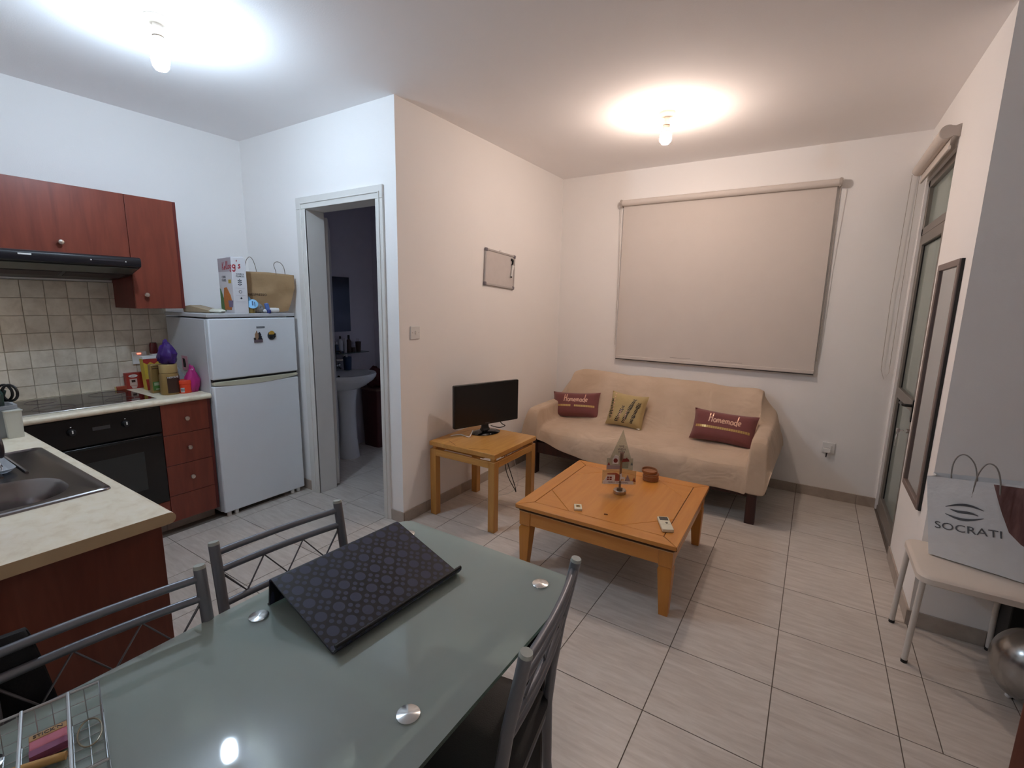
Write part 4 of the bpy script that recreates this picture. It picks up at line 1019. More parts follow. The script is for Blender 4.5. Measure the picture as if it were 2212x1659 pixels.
cols.append(armcol(0.168, 0.66, 0.592, 0.335))
cols.append(armcol(0.215, 0.74, 0.600, 0.335))
cols.append(armcol(0.262, 0.80, 0.594, 0.34))
cols.append(armcol(0.272, 0.82, 0.570, 0.34))
for xx, lift in ((0.280, 0.475), (0.292, 0.45)):
    c = seatcol(xx); cols.append([(x, y, max(z, lift) if 6 <= i <= 10 else (0.85 if i in (2, 3, 4) else z)) for i, (x, y, z) in enumerate(c)])
x = 0.34
while x < 1.92:
    cols.append(seatcol(x)); x += 0.075
for xx, lift in ((1.945, 0.45), (1.957, 0.475)):
    c = seatcol(xx); cols.append([(x, y, max(z, lift) if 6 <= i <= 10 else (0.835 if i in (2, 3, 4) else z)) for i, (x, y, z) in enumerate(c)])
cols.append(armcol(1.963, 0.81, 0.585, 0.225))
cols.append(armcol(1.972, 0.79, 0.608, 0.215))
cols.append(armcol(2.02, 0.73, 0.618, 0.215))
cols.append(armcol(2.062, 0.69, 0.608, 0.215))
cols.append(armcol(2.072, 0.67, 0.588, 0.22))
cols.append(sidecol(2.085, 0, 0.52, 0.48, 0.24))
cols.append(sidecol(2.098, 0, 0.45, 0.42, 0.32))
cols.append(sidecol(2.108, 0, 0.385, 0.40, 0.385))
def rumple(v):
    x, y, z = v
    a = mnoise.noise(Vector((x * 2.6 + y * 1.4, y * 3.2, z * 3.2)))
    b = mnoise.noise(Vector((x * 7 + z * 3 + 5, y * 6, z * 5)))
    c = mnoise.noise(Vector((x * 11 + 9, y * 2, z * 2)))
    f1 = abs(mnoise.noise(Vector((x * 3.1 + y * 2.2 + 3, y * 1.2, z * 1.6 + x * 1.3)))) - 0.25
    f2 = abs(mnoise.noise(Vector((x * 6.0 - z * 4.0, y * 3.0 + 11, z * 1.5)))) - 0.25
    arm = 0.3 if (x < 0.3 or x > 1.94) else 1.0
    dy = arm * (-0.016 * a - 0.035 * f1 - 0.012 * b - 0.014 * f2) - (0.022 * c + 0.012 * f2 if z < 0.40 and y < -0.8 else 0)
    dz = arm * (0.008 * a + 0.006 * b - 0.026 * f1 - 0.016 * f2) if y > -0.86 else 0.014 * c
    return (x + 0.006 * b, min(-0.022, y + dy), z + dz)
th = MB()
th.rings([[Vector(rumple(v)) for v in c] for c in cols], False)
for v in th.bm.verts: v.co -= Vector((1.12, -0.5, 0))
tw = obj('throw', th, M_throw, sub=2, solid=0.004, loc=(1.12, -0.5, 0))
tag(tw, 'large plain beige cloth throw draped over the whole sofa', 'throw')

def cushion(name, label, w, h, t, M, m, seed):
    """Pillow with pinched corners; local x along its width, y up, z out of its face."""
    root = thing(name, label, 'cushion', M=M)
    def surf(u, v, s):
        x, y = (u * 2 - 1), (v * 2 - 1)
        pin = 1 - 0.07 * (1 - y * y) if abs(x) > 0.5 else 1
        e = max(0, (1 - x ** 4) * (1 - y ** 4)) ** 0.55
        nn = 0.08 * mnoise.noise(Vector((x * 2 + seed, y * 2, s)))
        X = x * w / 2 * (1 - 0.06 * (1 - y * y)); Y = y * h / 2 * (1 - 0.09 * (1 - x * x))
        return Vector((X, Y, s * t / 2 * e * (1 + nn)))
    mb = MB()
    n1, n2 = 22, 16
    mb.grid(lambda u, v: surf(u, v, 1), n1, n2); mb.grid(lambda u, v: surf(u, v, -1), n1, n2)
    bmesh.ops.remove_doubles(mb.bm, verts=mb.bm.verts, dist=0.0006)
    obj('cover', mb, m, root)
    def place(px, py, off=0.0015):
        return surf(px / w + 0.5, py / h + 0.5, 1) + Vector((0, 0, off))
    return root, place
def face_M(c, tilt, roll=0.0, yaw=0.0):
    """Face towards -y (into the room), leaned back by tilt degrees."""
    return T(*c) @ RZ(yaw) @ RX(90 - tilt) @ RZ(roll)
def homemade(root, place, w, h, gap=False):
    obj('lettering', script('Homemade', lambda x, y: place(x + 0.01, y + h * 0.08), h * 0.30, w * 0.54, 0.11), M_rose, root, label='rose gold handwriting')
    m = MB()
    a, b = -w * 0.44, w * 0.44; k = 24
    for i in range(k):
        if gap and i in (10, 11): continue
        x0, x1 = a + (b - a) * (i + 0.06) / k, a + (b - a) * (i + 0.94) / k
        vs = [m.bm.verts.new(place(x, y)) for x, y in ((x0, -h * 0.13), (x1, -h * 0.13), (x1, -h * 0.05), (x0, -h * 0.05))]
        m.bm.faces.new(vs)
    obj('gold_band', m, M_goldp, root, label='gold printed band')
c1, pl = cushion('homemade_cushion', 'maroon lettered cushion at the armrest nearest the television', 0.46, 0.25, 0.13, face_M((0.415, -0.40, 0.568), 24, 3.5, 9), M_maroon, 1.0)
homemade(c1, pl, 0.46, 0.25, True)
c3, pl = cushion('homemade_cushion', 'maroon lettered cushion at the sofa arm nearest the balcony door', 0.48, 0.26, 0.13, face_M((1.725, -0.46, 0.567), 26, -1.5, -2), M_maroon, 2.0)
homemade(c3, pl, 0.48, 0.26)
c2, pl = cushion('gold_cushion', 'square gold cushion with dark feather print between the maroon ones', 0.33, 0.31, 0.12, face_M((0.925, -0.43, 0.59), 22, -4, 3), M_goldfab, 3.0)
m = MB(); mg2 = MB()
for cx, tilt, y0, y1, nn, dark in ((-0.125, -0.08, -0.10, 0.07, 12, 1), (-0.115, -0.02, -0.11, 0.13, 9, 0), (-0.062, 0.28, -0.125, 0.02, 10, 1), (-0.045, 0.1, -0.12, -0.02, 6, 0), (0.0, 0.30, -0.13, 0.10, 17, 1), (0.012, 0.05, -0.12, -0.02, 7, 0), (0.075, 0.22, -0.12, 0.07, 15, 1)):
    for i in range(nn):
        y = y0 + (y1 - y0) * i / (nn - 1); x = cx + tilt * (y - y0)
        q = 0.5 + 0.5 * random.random()
        for s in (-1, 1):
            a = [(x + s * 0.001, y - 0.004), (x + s * 0.018 * q, y + 0.003), (x + s * 0.019 * q, y + 0.012), (x + s * 0.001, y + 0.006)]
            b = m if dark else mg2
            if not dark: a = [(x + (px - x) * 0.5, py) for px, py in a]
            b.bm.faces.new([b.bm.verts.new(pl(px, py)) for px, py in a])
obj('feather_print', m, M_dark, c2, label='dark brown sequinned feather print')
obj('foil_print', mg2, M_rose, c2)
obj('care_label', MB().box(0.125, 0.15, -0.145, -0.12, 0.012, 0.014, None), M_white, c2)

# ------------------------------------------------------------------ side table with the television
st = thing('side_table', 'square pale oak side table with a floating top under the television', 'table', (0.322, -1.752, 0), math.radians(0.5))
hw, hd = 0.276, 0.270
for x in (-1, 1):
    for y in (-1, 1):
        obj('leg', MB().box(min(x * hw, x * (hw - 0.05)), max(x * hw, x * (hw - 0.05)), min(y * hd, y * (hd - 0.05)), max(y * hd, y * (hd - 0.05)), 0, 0.49), M_oakz, st, bevel=0.002)
for s in (-1, 1):
    obj('apron', MB().box(-hw + 0.05, hw - 0.05, s * hd - (0.022 if s > 0 else 0), s * hd + (0.022 if s < 0 else 0), 0.445, 0.489), M_oakx, st, bevel=0.002)
    obj('apron', MB().box(s * hw - (0.022 if s > 0 else 0), s * hw + (0.022 if s < 0 else 0), -hd + 0.05, hd - 0.05, 0.445, 0.489), M_oak, st, bevel=0.002)
    obj('batten', MB().box(-0.16, 0.16, s * (hd - 0.05) - 0.012, s * (hd - 0.05) + 0.012, 0.489, 0.515), M_oakx, st)
    obj('batten', MB().box(s * (hw - 0.04) - 0.012, s * (hw - 0.04) + 0.012, -0.14, 0.14, 0.489, 0.515), M_oak, st)
    for q in (-1, 1):
        obj('spacer', MB().cyl((s * (hw - 0.028), q * (hd - 0.028), 0.489), (s * (hw - 0.028), q * (hd - 0.028), 0.515), 0.02, seg=18), M_oakz, st, bevel=0.004)
tt = obj('tabletop', MB().box(-hw - 0.003, hw + 0.003, -hd - 0.003, hd + 0.003, 0.514, 0.545), M_oak, st, bevel=0.002)
for a, b in (((-0.17, -0.19), (-0.06, -0.25)), ((0.05, -0.25), (0.19, -0.2)), ((-0.24, 0.03), (-0.18, 0.2))):
    dx, dy = b[0] - a[0], b[1] - a[1]; q = math.hypot(dx, dy); nx, ny = -dy / q * 0.0012, dx / q * 0.0012
    obj('inlay_line', MB().prism([(a[0] + nx, a[1] + ny), (b[0] + nx, b[1] + ny), (b[0] - nx, b[1] - ny), (a[0] - nx, a[1] - ny)], 0.5448, 0.5453), M_groove, tt)

ml, mr_ = Vector((0.160, -1.897, 0)), Vector((0.356, -1.352, 0))
ctr = (ml + mr_) / 2
tv = thing('television', 'black flat screen television with its oval stand on the side table', 'television', M=frame((ctr.x, ctr.y, 0.5455), mr_ - ml, (0, 0, 1)))
w2 = 0.288
obj('bezel', MB().prism(rrect(-w2, w2, 0.07, 0.385, 0.008, 3), -0.022, 0.006, 'z'), M_black, tv, bevel=0.003)
obj('back_shell', MB().prism(rrect(-w2 + 0.05, w2 - 0.05, 0.10, 0.34, 0.03, 4), -0.05, -0.021, 'z'), M_blackm, tv, bevel=0.008)
obj('screen', MB().box(-w2 + 0.012, w2 - 0.012, 0.092, 0.374, 0.006, 0.0072), mat('dark_screen', '#050506', 0.28, var=0.0), tv)
obj('logo', MB().box(-0.022, 0.022, 0.079, 0.083, 0.006, 0.0066), mat('logo_grey', '#53535a', 0.4), tv)
obj('neck', MB().rings([[(x * 0.032 * s, y, -0.03 + z * 0.02 * s) for x, z in rrect(-1, 1, -1, 1, 0.5, 4)] for s, y in ((1.9, 0.008), (1.2, 0.02), (0.85, 0.045), (0.8, 0.10))], True, True, True), M_black, tv)
obj('stand', MB().lathe([(0.001, 0.0), (0.118, 0.0), (0.12, 0.004), (0.10, 0.011), (0.06, 0.02), (0.001, 0.026)], 36, M=frame((0, 0, -0.02), (1, 0, 0), (0, 0, -1)), sy=0.72), M_bglass, tv)
obj('stand_led', MB().ball((-0.012, 0.010, 0.065), 0.003, 8), M_white, tv)
def cable(name, label, pts, r, m):
    out = spline(pts)
    return tag(obj(name, MB().tube(out, r, 8), m), label, 'cable')
cable('white_cable', 'white cable lying on the side table in front of the television stand', [(0.10, -1.86, 0.551), (0.13, -1.79, 0.5495), (0.19, -1.80, 0.5495), (0.225, -1.80, 0.5495), (0.215, -1.775, 0.553), (0.195, -1.72, 0.575)], 0.004, M_white)
cable('black_cable', 'black cable hanging under the side table', [(0.36, -1.545, 0.47), (0.385, -1.57, 0.36), (0.41, -1.59, 0.28), (0.45, -1.6, 0.21), (0.50, -1.605, 0.15), (0.508, -1.60, 0.13), (0.495, -1.595, 0.17), (0.45, -1.58, 0.25), (0.40, -1.56, 0.34), (0.37, -1.54, 0.45)], 0.0032, M_black)
cable('thin_white_cable', 'thin white cable looped beneath the side table', [(0.37, -1.50, 0.47), (0.44, -1.53, 0.36), (0.50, -1.56, 0.22), (0.49, -1.58, 0.14), (0.40, -1.60, 0.08), (0.30, -1.58, 0.06), (0.22, -1.52, 0.12), (0.17, -1.45, 0.25), (0.15, -1.42, 0.44)], 0.0016, M_white)
cable('screen_cable', 'short black cable behind the television', [(0.24, -1.46, 0.62), (0.27, -1.44, 0.58), (0.29, -1.43, 0.565), (0.27, -1.485, 0.56), (0.17, -1.45, 0.551)], 0.0035, M_black)

# ------------------------------------------------------------------ coffee table
ct = thing('coffee_table', 'low square beech coffee table with tapered legs in front of the sofa', 'table', (1.359, -1.808, 0), math.radians(1.2))
hw, hd = 0.447, 0.458
M_mitre = M_groove
for x in (-1, 1):
    for y in (-1, 1):
        def ring(s_out, s_in, z):       # s_out: set-back of the outer faces, s_in: width
            xo, yo = x * (hw - 0.018 - s_out), y * (hd - 0.018 - s_out)
            xi, yi = xo - x * s_in, yo - y * s_in
            q = [(xo, yo, z), (xi, yo, z), (xi, yi, z), (xo, yi, z)]
            return q if x * y > 0 else q[::-1]
        obj('leg', MB().rings([ring(0.006, 0.044, 0.0), ring(0.0, 0.070, 0.245), ring(0.006, 0.060, 0.256), ring(0.006, 0.060, 0.260), ring(0.001, 0.068, 0.266), ring(0.001, 0.068, 0.348)], True, True, True), M_beechz, ct, bevel=0.002)
for s in (-1, 1):
    ya = s * (hd - 0.024); xa = s * (hw - 0.024)
    obj('apron', MB().box(-hw + 0.085, hw - 0.085, min(ya, ya - s * 0.022), max(ya, ya - s * 0.022), 0.268, 0.347), M_beechx, ct, bevel=0.002)
    obj('apron', MB().box(min(xa, xa - s * 0.022), max(xa, xa - s * 0.022), -hd + 0.085, hd - 0.085, 0.268, 0.347), M_beech, ct, bevel=0.002)
    obj('apron_highlight', MB().box(-hw + 0.02, hw - 0.02, s * (hd - 0.02) - 0.006, s * (hd - 0.02) + 0.006, 0.347, 0.351), mat('highlight_beech', '#d2a878', 0.25), ct, bevel=0.001)  # pale strip painted as the highlight along the top of the apron
    obj('apron_highlight', MB().box(s * (hw - 0.02) - 0.006, s * (hw - 0.02) + 0.006, -hd + 0.02, hd - 0.02, 0.347, 0.351), mat('highlight_beech', '#d2a878', 0.25), ct, bevel=0.001)
obj('top_frame', MB().box(-hw + 0.06, hw - 0.06, -hd + 0.06, hd - 0.06, 0.30, 0.366), M_groove, ct)
tb = obj('tabletop', MB().prism(rrect(-hw + 0.001, hw - 0.001, -hd + 0.001, hd - 0.001, 0.006, 2), 0.3655, 0.387), M_groove, ct)
bw = 0.082; g = 0.0016
def slab(name, poly, m): obj(name, MB().prism(poly, 0.368, 0.39), m, tb, bevel=0.0025)
for s in (-1, 1):
    p = [(-hw + g, s * hd), (hw - g, s * hd), (hw - bw - g, s * (hd - bw + g)), (-hw + bw + g, s * (hd - bw + g))]
    slab('border_board', p if s < 0 else p[::-1], M_beechx)
    p = [(s * hw, -hd + g), (s * hw, hd - g), (s * (hw - bw + g), hd - bw - g), (s * (hw - bw + g), -hd + bw + g)]
    slab('border_board', p if s > 0 else p[::-1], M_beech)
ix, iy, cc = hw - bw - g, hd - bw - g, 0.215
slab('centre_panel', [(ix, -iy + cc), (ix, iy - cc), (ix - cc, iy), (-ix + cc, iy), (-ix, iy - cc), (-ix, -iy + cc), (-ix + cc, -iy), (ix - cc, -iy)], M_beech)
for sx in (-1, 1):
    for sy in (-1, 1):
        p = [(sx * ix, sy * iy), (sx * (ix - cc + 0.002), sy * iy), (sx * ix, sy * (iy - cc + 0.002))]
        slab('corner_panel', p if sx * sy > 0 else p[::-1], M_beechx)

TZ = 0.3905
dc = thing('christmas_ornament', 'clear tree-shaped Christmas ornament with red and white houses on a silver foot', 'ornament', M=frame((1.362, -1.785, TZ), (0.86, 0.51, 0), (0, 0, 1)) @ Matrix.Scale(0.92, 4))
M_dred = mat('ornament_red', '#7c2622', 0.45); M_pale = mat('ornament_white', '#dcd6d2', 0.4); M_mauv = mat('ornament_mauve', '#8d7c84', 0.5)
obj('foot', MB().lathe([(0.001, 0), (0.04, 0), (0.042, 0.004), (0.042, 0.022), (0.038, 0.026), (0.001, 0.026)], 28, M=frame((0, 0, 0), (1, 0, 0), (0, 0, -1))), mat('foot_silver', '#b9aa9c', 0.25, 0.9), dc)
obj('post', MB().box(-0.009, 0.005, 0.026, 0.27, -0.004, 0.004), mat('post_bronze', '#8d735c', 0.35, 0.6), dc)
obj('holder', MB().box(-0.02, 0.016, 0.026, 0.038, -0.01, 0.01), mat('post_bronze', '#8d735c', 0.35, 0.6), dc, bevel=0.002)
obj('tree_plate', MB().prism([(-0.075, 0.24), (0.06, 0.24), (0.0, 0.43)], -0.0015, 0.0015), M_acryl, dc)
obj('upper_plate', MB().box(-0.095, 0.075, 0.155, 0.24, -0.0015, 0.0015), M_acryl, dc)
obj('upper_band', MB().box(-0.095, -0.01, 0.165, 0.192, 0.0015, 0.003), mat('band_mauve', '#a08f91', 0.5), dc)
obj('lower_plate', MB().box(-0.12, 0.10, 0.062, 0.155, -0.0015, 0.0015), M_acryl, dc)
obj('lower_band', MB().box(-0.115, 0.085, 0.064, 0.085, 0.0015, 0.004), M_pale, dc)
obj('lettering', textmb('MERRY CHRISTMAS', 0.0155, T(-0.015, 0.0742, 0.0044)), mat('letter_mauve', '#5d4a50', 0.5), dc)
obj('lettering', textmb('WE\nWISH\nYOU', 0.021, T(-0.004, 0.30, 0.002)), mat('letter_mauve', '#5d4a50', 0.5), dc)
obj('bell_house', MB().prism([(-0.058, 0.2), (-0.02, 0.2), (-0.02, 0.255), (-0.04, 0.262), (-0.058, 0.235)], 0.0015, 0.004), M_pale, dc)
obj('bell_door', MB().prism([(-0.039 + 0.014 * math.cos(a), 0.224 + 0.015 * math.sin(a)) for a in [2 * PI * k / 18 for k in range(18)]], 0.004, 0.0052), M_dred, dc)
obj('chimney', MB().box(-0.012, 0.012, 0.225, 0.28, 0.0015, 0.004).box(-0.014, 0.014, 0.275, 0.282, 0.0015, 0.005), mat('ornament_tan', '#9c8071', 0.5), dc)
obj('red_roof', MB().prism([(0.0, 0.215), (0.05, 0.22), (0.045, 0.235), (0.035, 0.24), (0.032, 0.25), (0.028, 0.24), (0.008, 0.238)], 0.002, 0.006), M_dred, dc)
obj('white_house', MB().prism([(-0.005, 0.17), (0.046, 0.17), (0.046, 0.214), (0.01, 0.222), (-0.005, 0.205)], 0.0015, 0.003), M_acryl, dc)
for x, y, s, m in ((-0.082, 0.192, 0.022, M_dred), (0.066, 0.195, 0.02, mat('tree_grey', '#5f6360', 0.5)), (0.088, 0.082, 0.03, mat('tree_rust', '#8d3e22', 0.5)), (0.045, 0.085, 0.045, M_mauv)):
    obj('small_tree', MB().prism([(x - s * 0.4, y), (x + s * 0.4, y), (x, y + s)], 0.0015, 0.004), m, dc)
obj('window_house', MB().prism([(-0.108, 0.085), (-0.04, 0.085), (-0.04, 0.125), (-0.085, 0.125)], 0.0015, 0.004), M_pale, dc)
obj('window_panes', MB().box(-0.09, -0.076, 0.09, 0.1, 0.004, 0.005).box(-0.072, -0.058, 0.09, 0.1, 0.004, 0.005).box(-0.088, -0.076, 0.103, 0.114, 0.004, 0.005).box(-0.072, -0.058, 0.103, 0.114, 0.004, 0.005), M_dred, dc)
obj('red_house', MB().prism([(-0.088, 0.135), (-0.03, 0.14), (-0.01, 0.128), (-0.01, 0.085), (-0.036, 0.085), (-0.036, 0.13), (-0.088, 0.128)], 0.0015, 0.0045), mat('house_rust', '#984738', 0.5), dc)
obj('deer', MB().prism([(-0.005, 0.088), (0.0, 0.088), (0.002, 0.1), (0.02, 0.1), (0.022, 0.088), (0.027, 0.088), (0.026, 0.112), (0.006, 0.116), (0.006, 0.138), (-0.008, 0.13), (-0.003, 0.12)], 0.004, 0.006), M_pale, dc)
t = thing('candle_tin', 'round silver candle tin with cream wax behind the Christmas ornament', 'tin', (1.262, -1.615, TZ))
obj('tin_body', MB().lathe([(0.001, 0), (0.042, 0), (0.043, 0.003), (0.043, 0.026), (0.041, 0.028), (0.04, 0.024), (0.001, 0.024)], 28), mat('tin_silver', '#b8a994', 0.3, 0.7), t)
obj('wax', MB().lathe([(0.001, 0.0245), (0.0395, 0.0245), (0.001, 0.0255)], 24), mat('wax_cream', '#d5c7a4', 0.5), t)
M_coast = wood('coaster_wood', '#8c5a38', '#a26d48', (6, 1, 1), 3, 0.5)
zc2 = 0.0
for k in range(4):
    cs = thing('coaster', ['round brown wooden coaster lowest in its stack', 'round brown wooden coaster second from the bottom of its stack', 'round brown wooden coaster third from the bottom of its stack', 'round brown wooden coaster just under the rimmed top one'][k], 'coaster', (1.452 + 0.002 * (k % 2), -1.455 - 0.002 * (k % 3), TZ + zc2), group='coasters stacked on the coffee table')
    obj('disc', MB().lathe([(0.001, 0), (0.049, 0), (0.05, 0.002), (0.05, 0.0095), (0.048, 0.0115), (0.001, 0.0115)], 32), M_coast, cs)
    zc2 += 0.0119
cs = thing('coaster', 'rimmed wooden coaster tilted on top of the stack', 'coaster', (1.442, -1.455, TZ + zc2 + 0.0015), group='coasters stacked on the coffee table')
cs.rotation_euler = (math.radians(3), math.radians(2), 0)
obj('dish', MB().lathe([(0.001, 0), (0.044, 0), (0.049, 0.004), (0.05, 0.02), (0.047, 0.02), (0.045, 0.007), (0.001, 0.006)], 32), M_coast, cs)
t = thing('matchbox', 'small white box with a gold mark on the coffee table', 'box', (1.245, -2.129, TZ), math.radians(-62))
obj('sleeve', MB().box(-0.031, 0.031, -0.021, 0.021, 0, 0.013), mat('cream_white', '#e3dcc4', 0.5), t, bevel=0.002)
obj('gold_mark', MB().box(-0.018, 0.012, -0.012, 0.012, 0.0128, 0.0134), mat('mark_gold', '#a98a4e', 0.5), t)
obj('mark_figure', MB().prism([(-0.01, -0.008), (0.006, -0.004), (0.0, 0.002), (0.006, 0.008), (-0.01, 0.004)], 0.0134, 0.0137), M_brown, t)
t = thing('wood_chip', 'tiny brown scrap lying on the coffee table', 'scrap', (1.403, -2.113, TZ), 0.3)
obj('chip', MB().prism([(-0.01, -0.003), (0.0, -0.005), (0.011, -0.002), (0.008, 0.003), (-0.008, 0.004)], 0, 0.004), mat('scrap_brown', '#7a4a26', 0.6), t)
t = thing('remote_control', 'cream air conditioner remote with grey display on the coffee table', 'remote', (1.708, -2.062, TZ), math.radians(-64))
obj('remote_body', MB().prism(rrect(-0.075, 0.075, -0.029, 0.029, 0.008, 4), 0, 0.018), mat('remote_cream', '#ded6bd', 0.45), t, bevel=0.004, seg=3)
obj('display', MB().box(-0.066, -0.028, -0.022, 0.022, 0.0178, 0.0186), mat('display_grey', '#3e3a34', 0.2), t)
obj('button', MB().cyl((0.003, 0.006, 0.0175), (0.003, 0.006, 0.0198), 0.0065, seg=16), mat('button_grey', '#5a4e44', 0.5), t)
obj('flap_line', MB().box(0.018, 0.0195, -0.026, 0.026, 0.0178, 0.0183), mat('line_tan', '#a79a80', 0.5), t)

# ------------------------------------------------------------------ things fixed to the walls
wb = thing('whiteboard', 'small framed whiteboard hung crooked on the partition wall', 'whiteboard', M=frame((0.0, -1.113, 1.782), (0, 1, -0.06), (0, 0.06, 1)))
hw2, hh2 = 0.218, 0.142
obj('board', MB().box(-hw2 + 0.008, hw2 - 0.008, -hh2 + 0.008, hh2 - 0.008, 0.002, 0.012), mat('board_white', '#cfc9c6', 0.25), wb)
for x0, x1, y0, y1 in ((-hw2, hw2, hh2 - 0.016, hh2), (-hw2, hw2, -hh2, -hh2 + 0.016), (-hw2, -hw2 + 0.016, -hh2, hh2), (hw2 - 0.016, hw2, -hh2, hh2)):
    obj('frame_rail', MB().box(x0, x1, y0, y1, 0.001, 0.017), mat('frame_alu', '#b9b4b3', 0.4, 0.2), wb, bevel=0.003)
for sx in (-1, 1):
    for sy in (-1, 1):
        obj('corner_cap', MB().box(sx * hw2 - 0.014, sx * hw2 + 0.014, sy * hh2 - 0.014, sy * hh2 + 0.014, 0.0005, 0.02, T(-sx * 0.011, -sy * 0.011, 0)), mat('cap_grey', '#77727a', 0.45), wb, bevel=0.006)
obj('hanger', MB().cyl((0.0, hh2 + 0.004, 0.001), (0.0, hh2 + 0.004, 0.008), 0.012, seg=14), M_white, wb)
mk = thing('marker_pen', 'white marker pen with a black tip clipped to the whiteboard', 'pen', M=frame((0.0, -1.113, 1.782), (0, 1, -0.06), (0, 0.06, 1)) @ T(0.165, 0.02, 0.023) @ RZ(-8))
obj('barrel', MB().tube([(0, 0.035, 0), (0, -0.06, 0)], [0.0085, 0.0075], 12), M_white, mk)
obj('end_plug', MB().cyl((0, -0.06, 0), (0, -0.068, 0), 0.0072, seg=12), M_black, mk)
obj('clip', MB().tube([(0.016, 0.036, 0), (0.004, -0.035, 0.002)], [0.006, 0.004], 8), M_white, mk)
mk = thing('marker_holder', 'black magnet holder gripping the marker on the whiteboard', 'holder', M=frame((0.0, -1.113, 1.782), (0, 1, -0.06), (0, 0.06, 1)) @ T(0.172, 0.083, 0.0165))
obj('magnet', MB().ball((-0.010, 0.018, 0.0), 0.011, 12, sc=(1, 1.1, 0.6)).ball((0.008, 0.012, 0.0), 0.011, 12, sc=(0.8, 1.3, 0.6)).tube([(0.006, 0.008, 0), (0.002, -0.018, 0.002), (-0.012, -0.024, 0.003)], [0.009, 0.008, 0.005], 8), M_black, mk)

def wall_plate(name, label, M, extra):
    t = thing(name, label, 'switch' if 'switch' in name else 'socket', M=M)
    obj('plate', MB().box(-0.043, 0.043, -0.043, 0.043, 0.0005, 0.010), M_white, t, bevel=0.003)
    for nm, mb, m in extra: obj(nm, mb, m, t, bevel=0.0015)
    return t
wall_plate('light_switch', 'white light switch on the partition wall by the bathroom corner', frame((0.0, -2.109, 1.308), (0, 1, 0), (0, 0, 1)),
           [('rocker', MB().box(-0.006, 0.006, -0.012, 0.012, 0.0098, 0.014), M_wpaint), ('screw', MB().cyl((-0.03, 0, 0.0098), (-0.03, 0, 0.0106), 0.003, seg=10).cyl((0.03, 0, 0.0098), (0.03, 0, 0.0106), 0.003, seg=10), mat('screw_grey', '#b0aaa8', 0.4))])
wall_plate('power_socket', 'white power socket low on the wall beside the sofa', frame((2.446, 0.0, 0.42), (1, 0, 0), (0, 0, 1)),
           [('rocker', MB().box(0.015, 0.026, 0.004, 0.022, 0.0098, 0.014), M_wpaint)])
t = thing('wall_plug', 'white plug with a short dark lead in the low power socket', 'plug', M=frame((2.437, -0.0105, 0.402), (1, 0, 0), (0, 0, 1)))
obj('plug_body', MB().prism(rrect(-0.026, 0.026, -0.018, 0.018, 0.008, 4), 0.0, 0.03), M_white, t, bevel=0.004)
obj('plug_ridge', MB().box(-0.02, 0.02, 0.017, 0.02, 0.008, 0.012), mat('screw_grey', '#b0aaa8', 0.4), t)
obj('lead', MB().tube([(0, -0.018, 0.016), (0.0, -0.03, 0.02), (-0.001, -0.055, 0.02)], [0.008, 0.005, 0.004], 8), mat('lead_dark', '#3b3434', 0.5), t)

bl = thing('roller_blind', 'cream roller blind pulled down over the window behind the sofa', 'blind', (1.465, -0.05, 2.43))
obj('roll', MB().cyl((-0.828, 0, 0), (0.822, 0, 0), 0.027, seg=24), M_blind, bl)
obj('fabric', MB().box(-0.815, 0.815, 0.014, 0.0155, -1.42, 0.0), M_blind, bl, smooth=False)
obj('bottom_bar', MB().box(-0.815, 0.815, 0.008, 0.020, -1.43, -1.40), M_blind, bl, bevel=0.004)
obj('bar_seam', MB().box(-0.815, 0.815, 0.0072, 0.0208, -1.4365, -1.4295), mat('seam_grey', '#3d3634', 0.6), bl)
M_br = mat('bracket_plastic', '#b4aaa2', 0.45)
for s in (-1, 1):
    obj('bracket', MB().box(s * 0.832 - 0.006, s * 0.832 + 0.006, -0.02, 0.05, -0.032, 0.03).cyl((s * 0.822, 0, 0), (s * 0.845, 0, 0), 0.03, seg=18), M_br, bl, bevel=0.003)
for p in ([(0.838, 0.0, -0.02), (0.832, 0.02, -0.6), (0.826, 0.025, -1.33)], [(-0.838, 0.0, -0.02), (-0.835, 0.02, -0.6), (-0.832, 0.025, -1.30)]):
    obj('chain', MB().tube(p, 0.0022, 5), M_br, bl)
obj('stain', MB().box(-0.30, -0.12, 0.0135, 0.0141, -1.385, -1.381).box(0.05, 0.3, 0.0135, 0.0141, -1.388, -1.385), mat('stain_grey', '#a89e98', 0.9), bl)

bl = thing('door_blind', 'cream roller blind rolled up above the balcony door', 'blind', (2.735, -0.46, 2.455))
obj('roll', MB().cyl((0, -0.445, 0), (0, 0.41, 0), 0.034, seg=24), M_blind, bl)
obj('fabric', MB().box(0.018, 0.0195, -0.44, 0.40, -0.07, 0.0), M_blind, bl, smooth=False)
obj('bottom_bar', MB().box(0.012, 0.026, -0.44, 0.40, -0.088, -0.066), M_blind, bl, bevel=0.004)
for y in (-0.452, 0.416):
    obj('bracket', MB().prism([(0.034 * math.cos(math.radians(q)), 0.034 * math.sin(math.radians(q))) for q in range(60, 301, 15)] + [(0.03, -0.024), (0.0535, -0.032), (0.0535, 0.034), (0.03, 0.026)], y - 0.005, y + 0.005, 'y'), M_br, bl, bevel=0.002)
obj('chain', MB().tube([(-0.03, 0.43, -0.02), (-0.042, 0.436, -0.85), (-0.036, 0.438, -1.38), (-0.012, 0.438, -1.45), (0.012, 0.438, -1.40), (0.01, 0.436, -0.9), (0.01, 0.43, -0.03)], 0.0018, 5), M_br, bl)

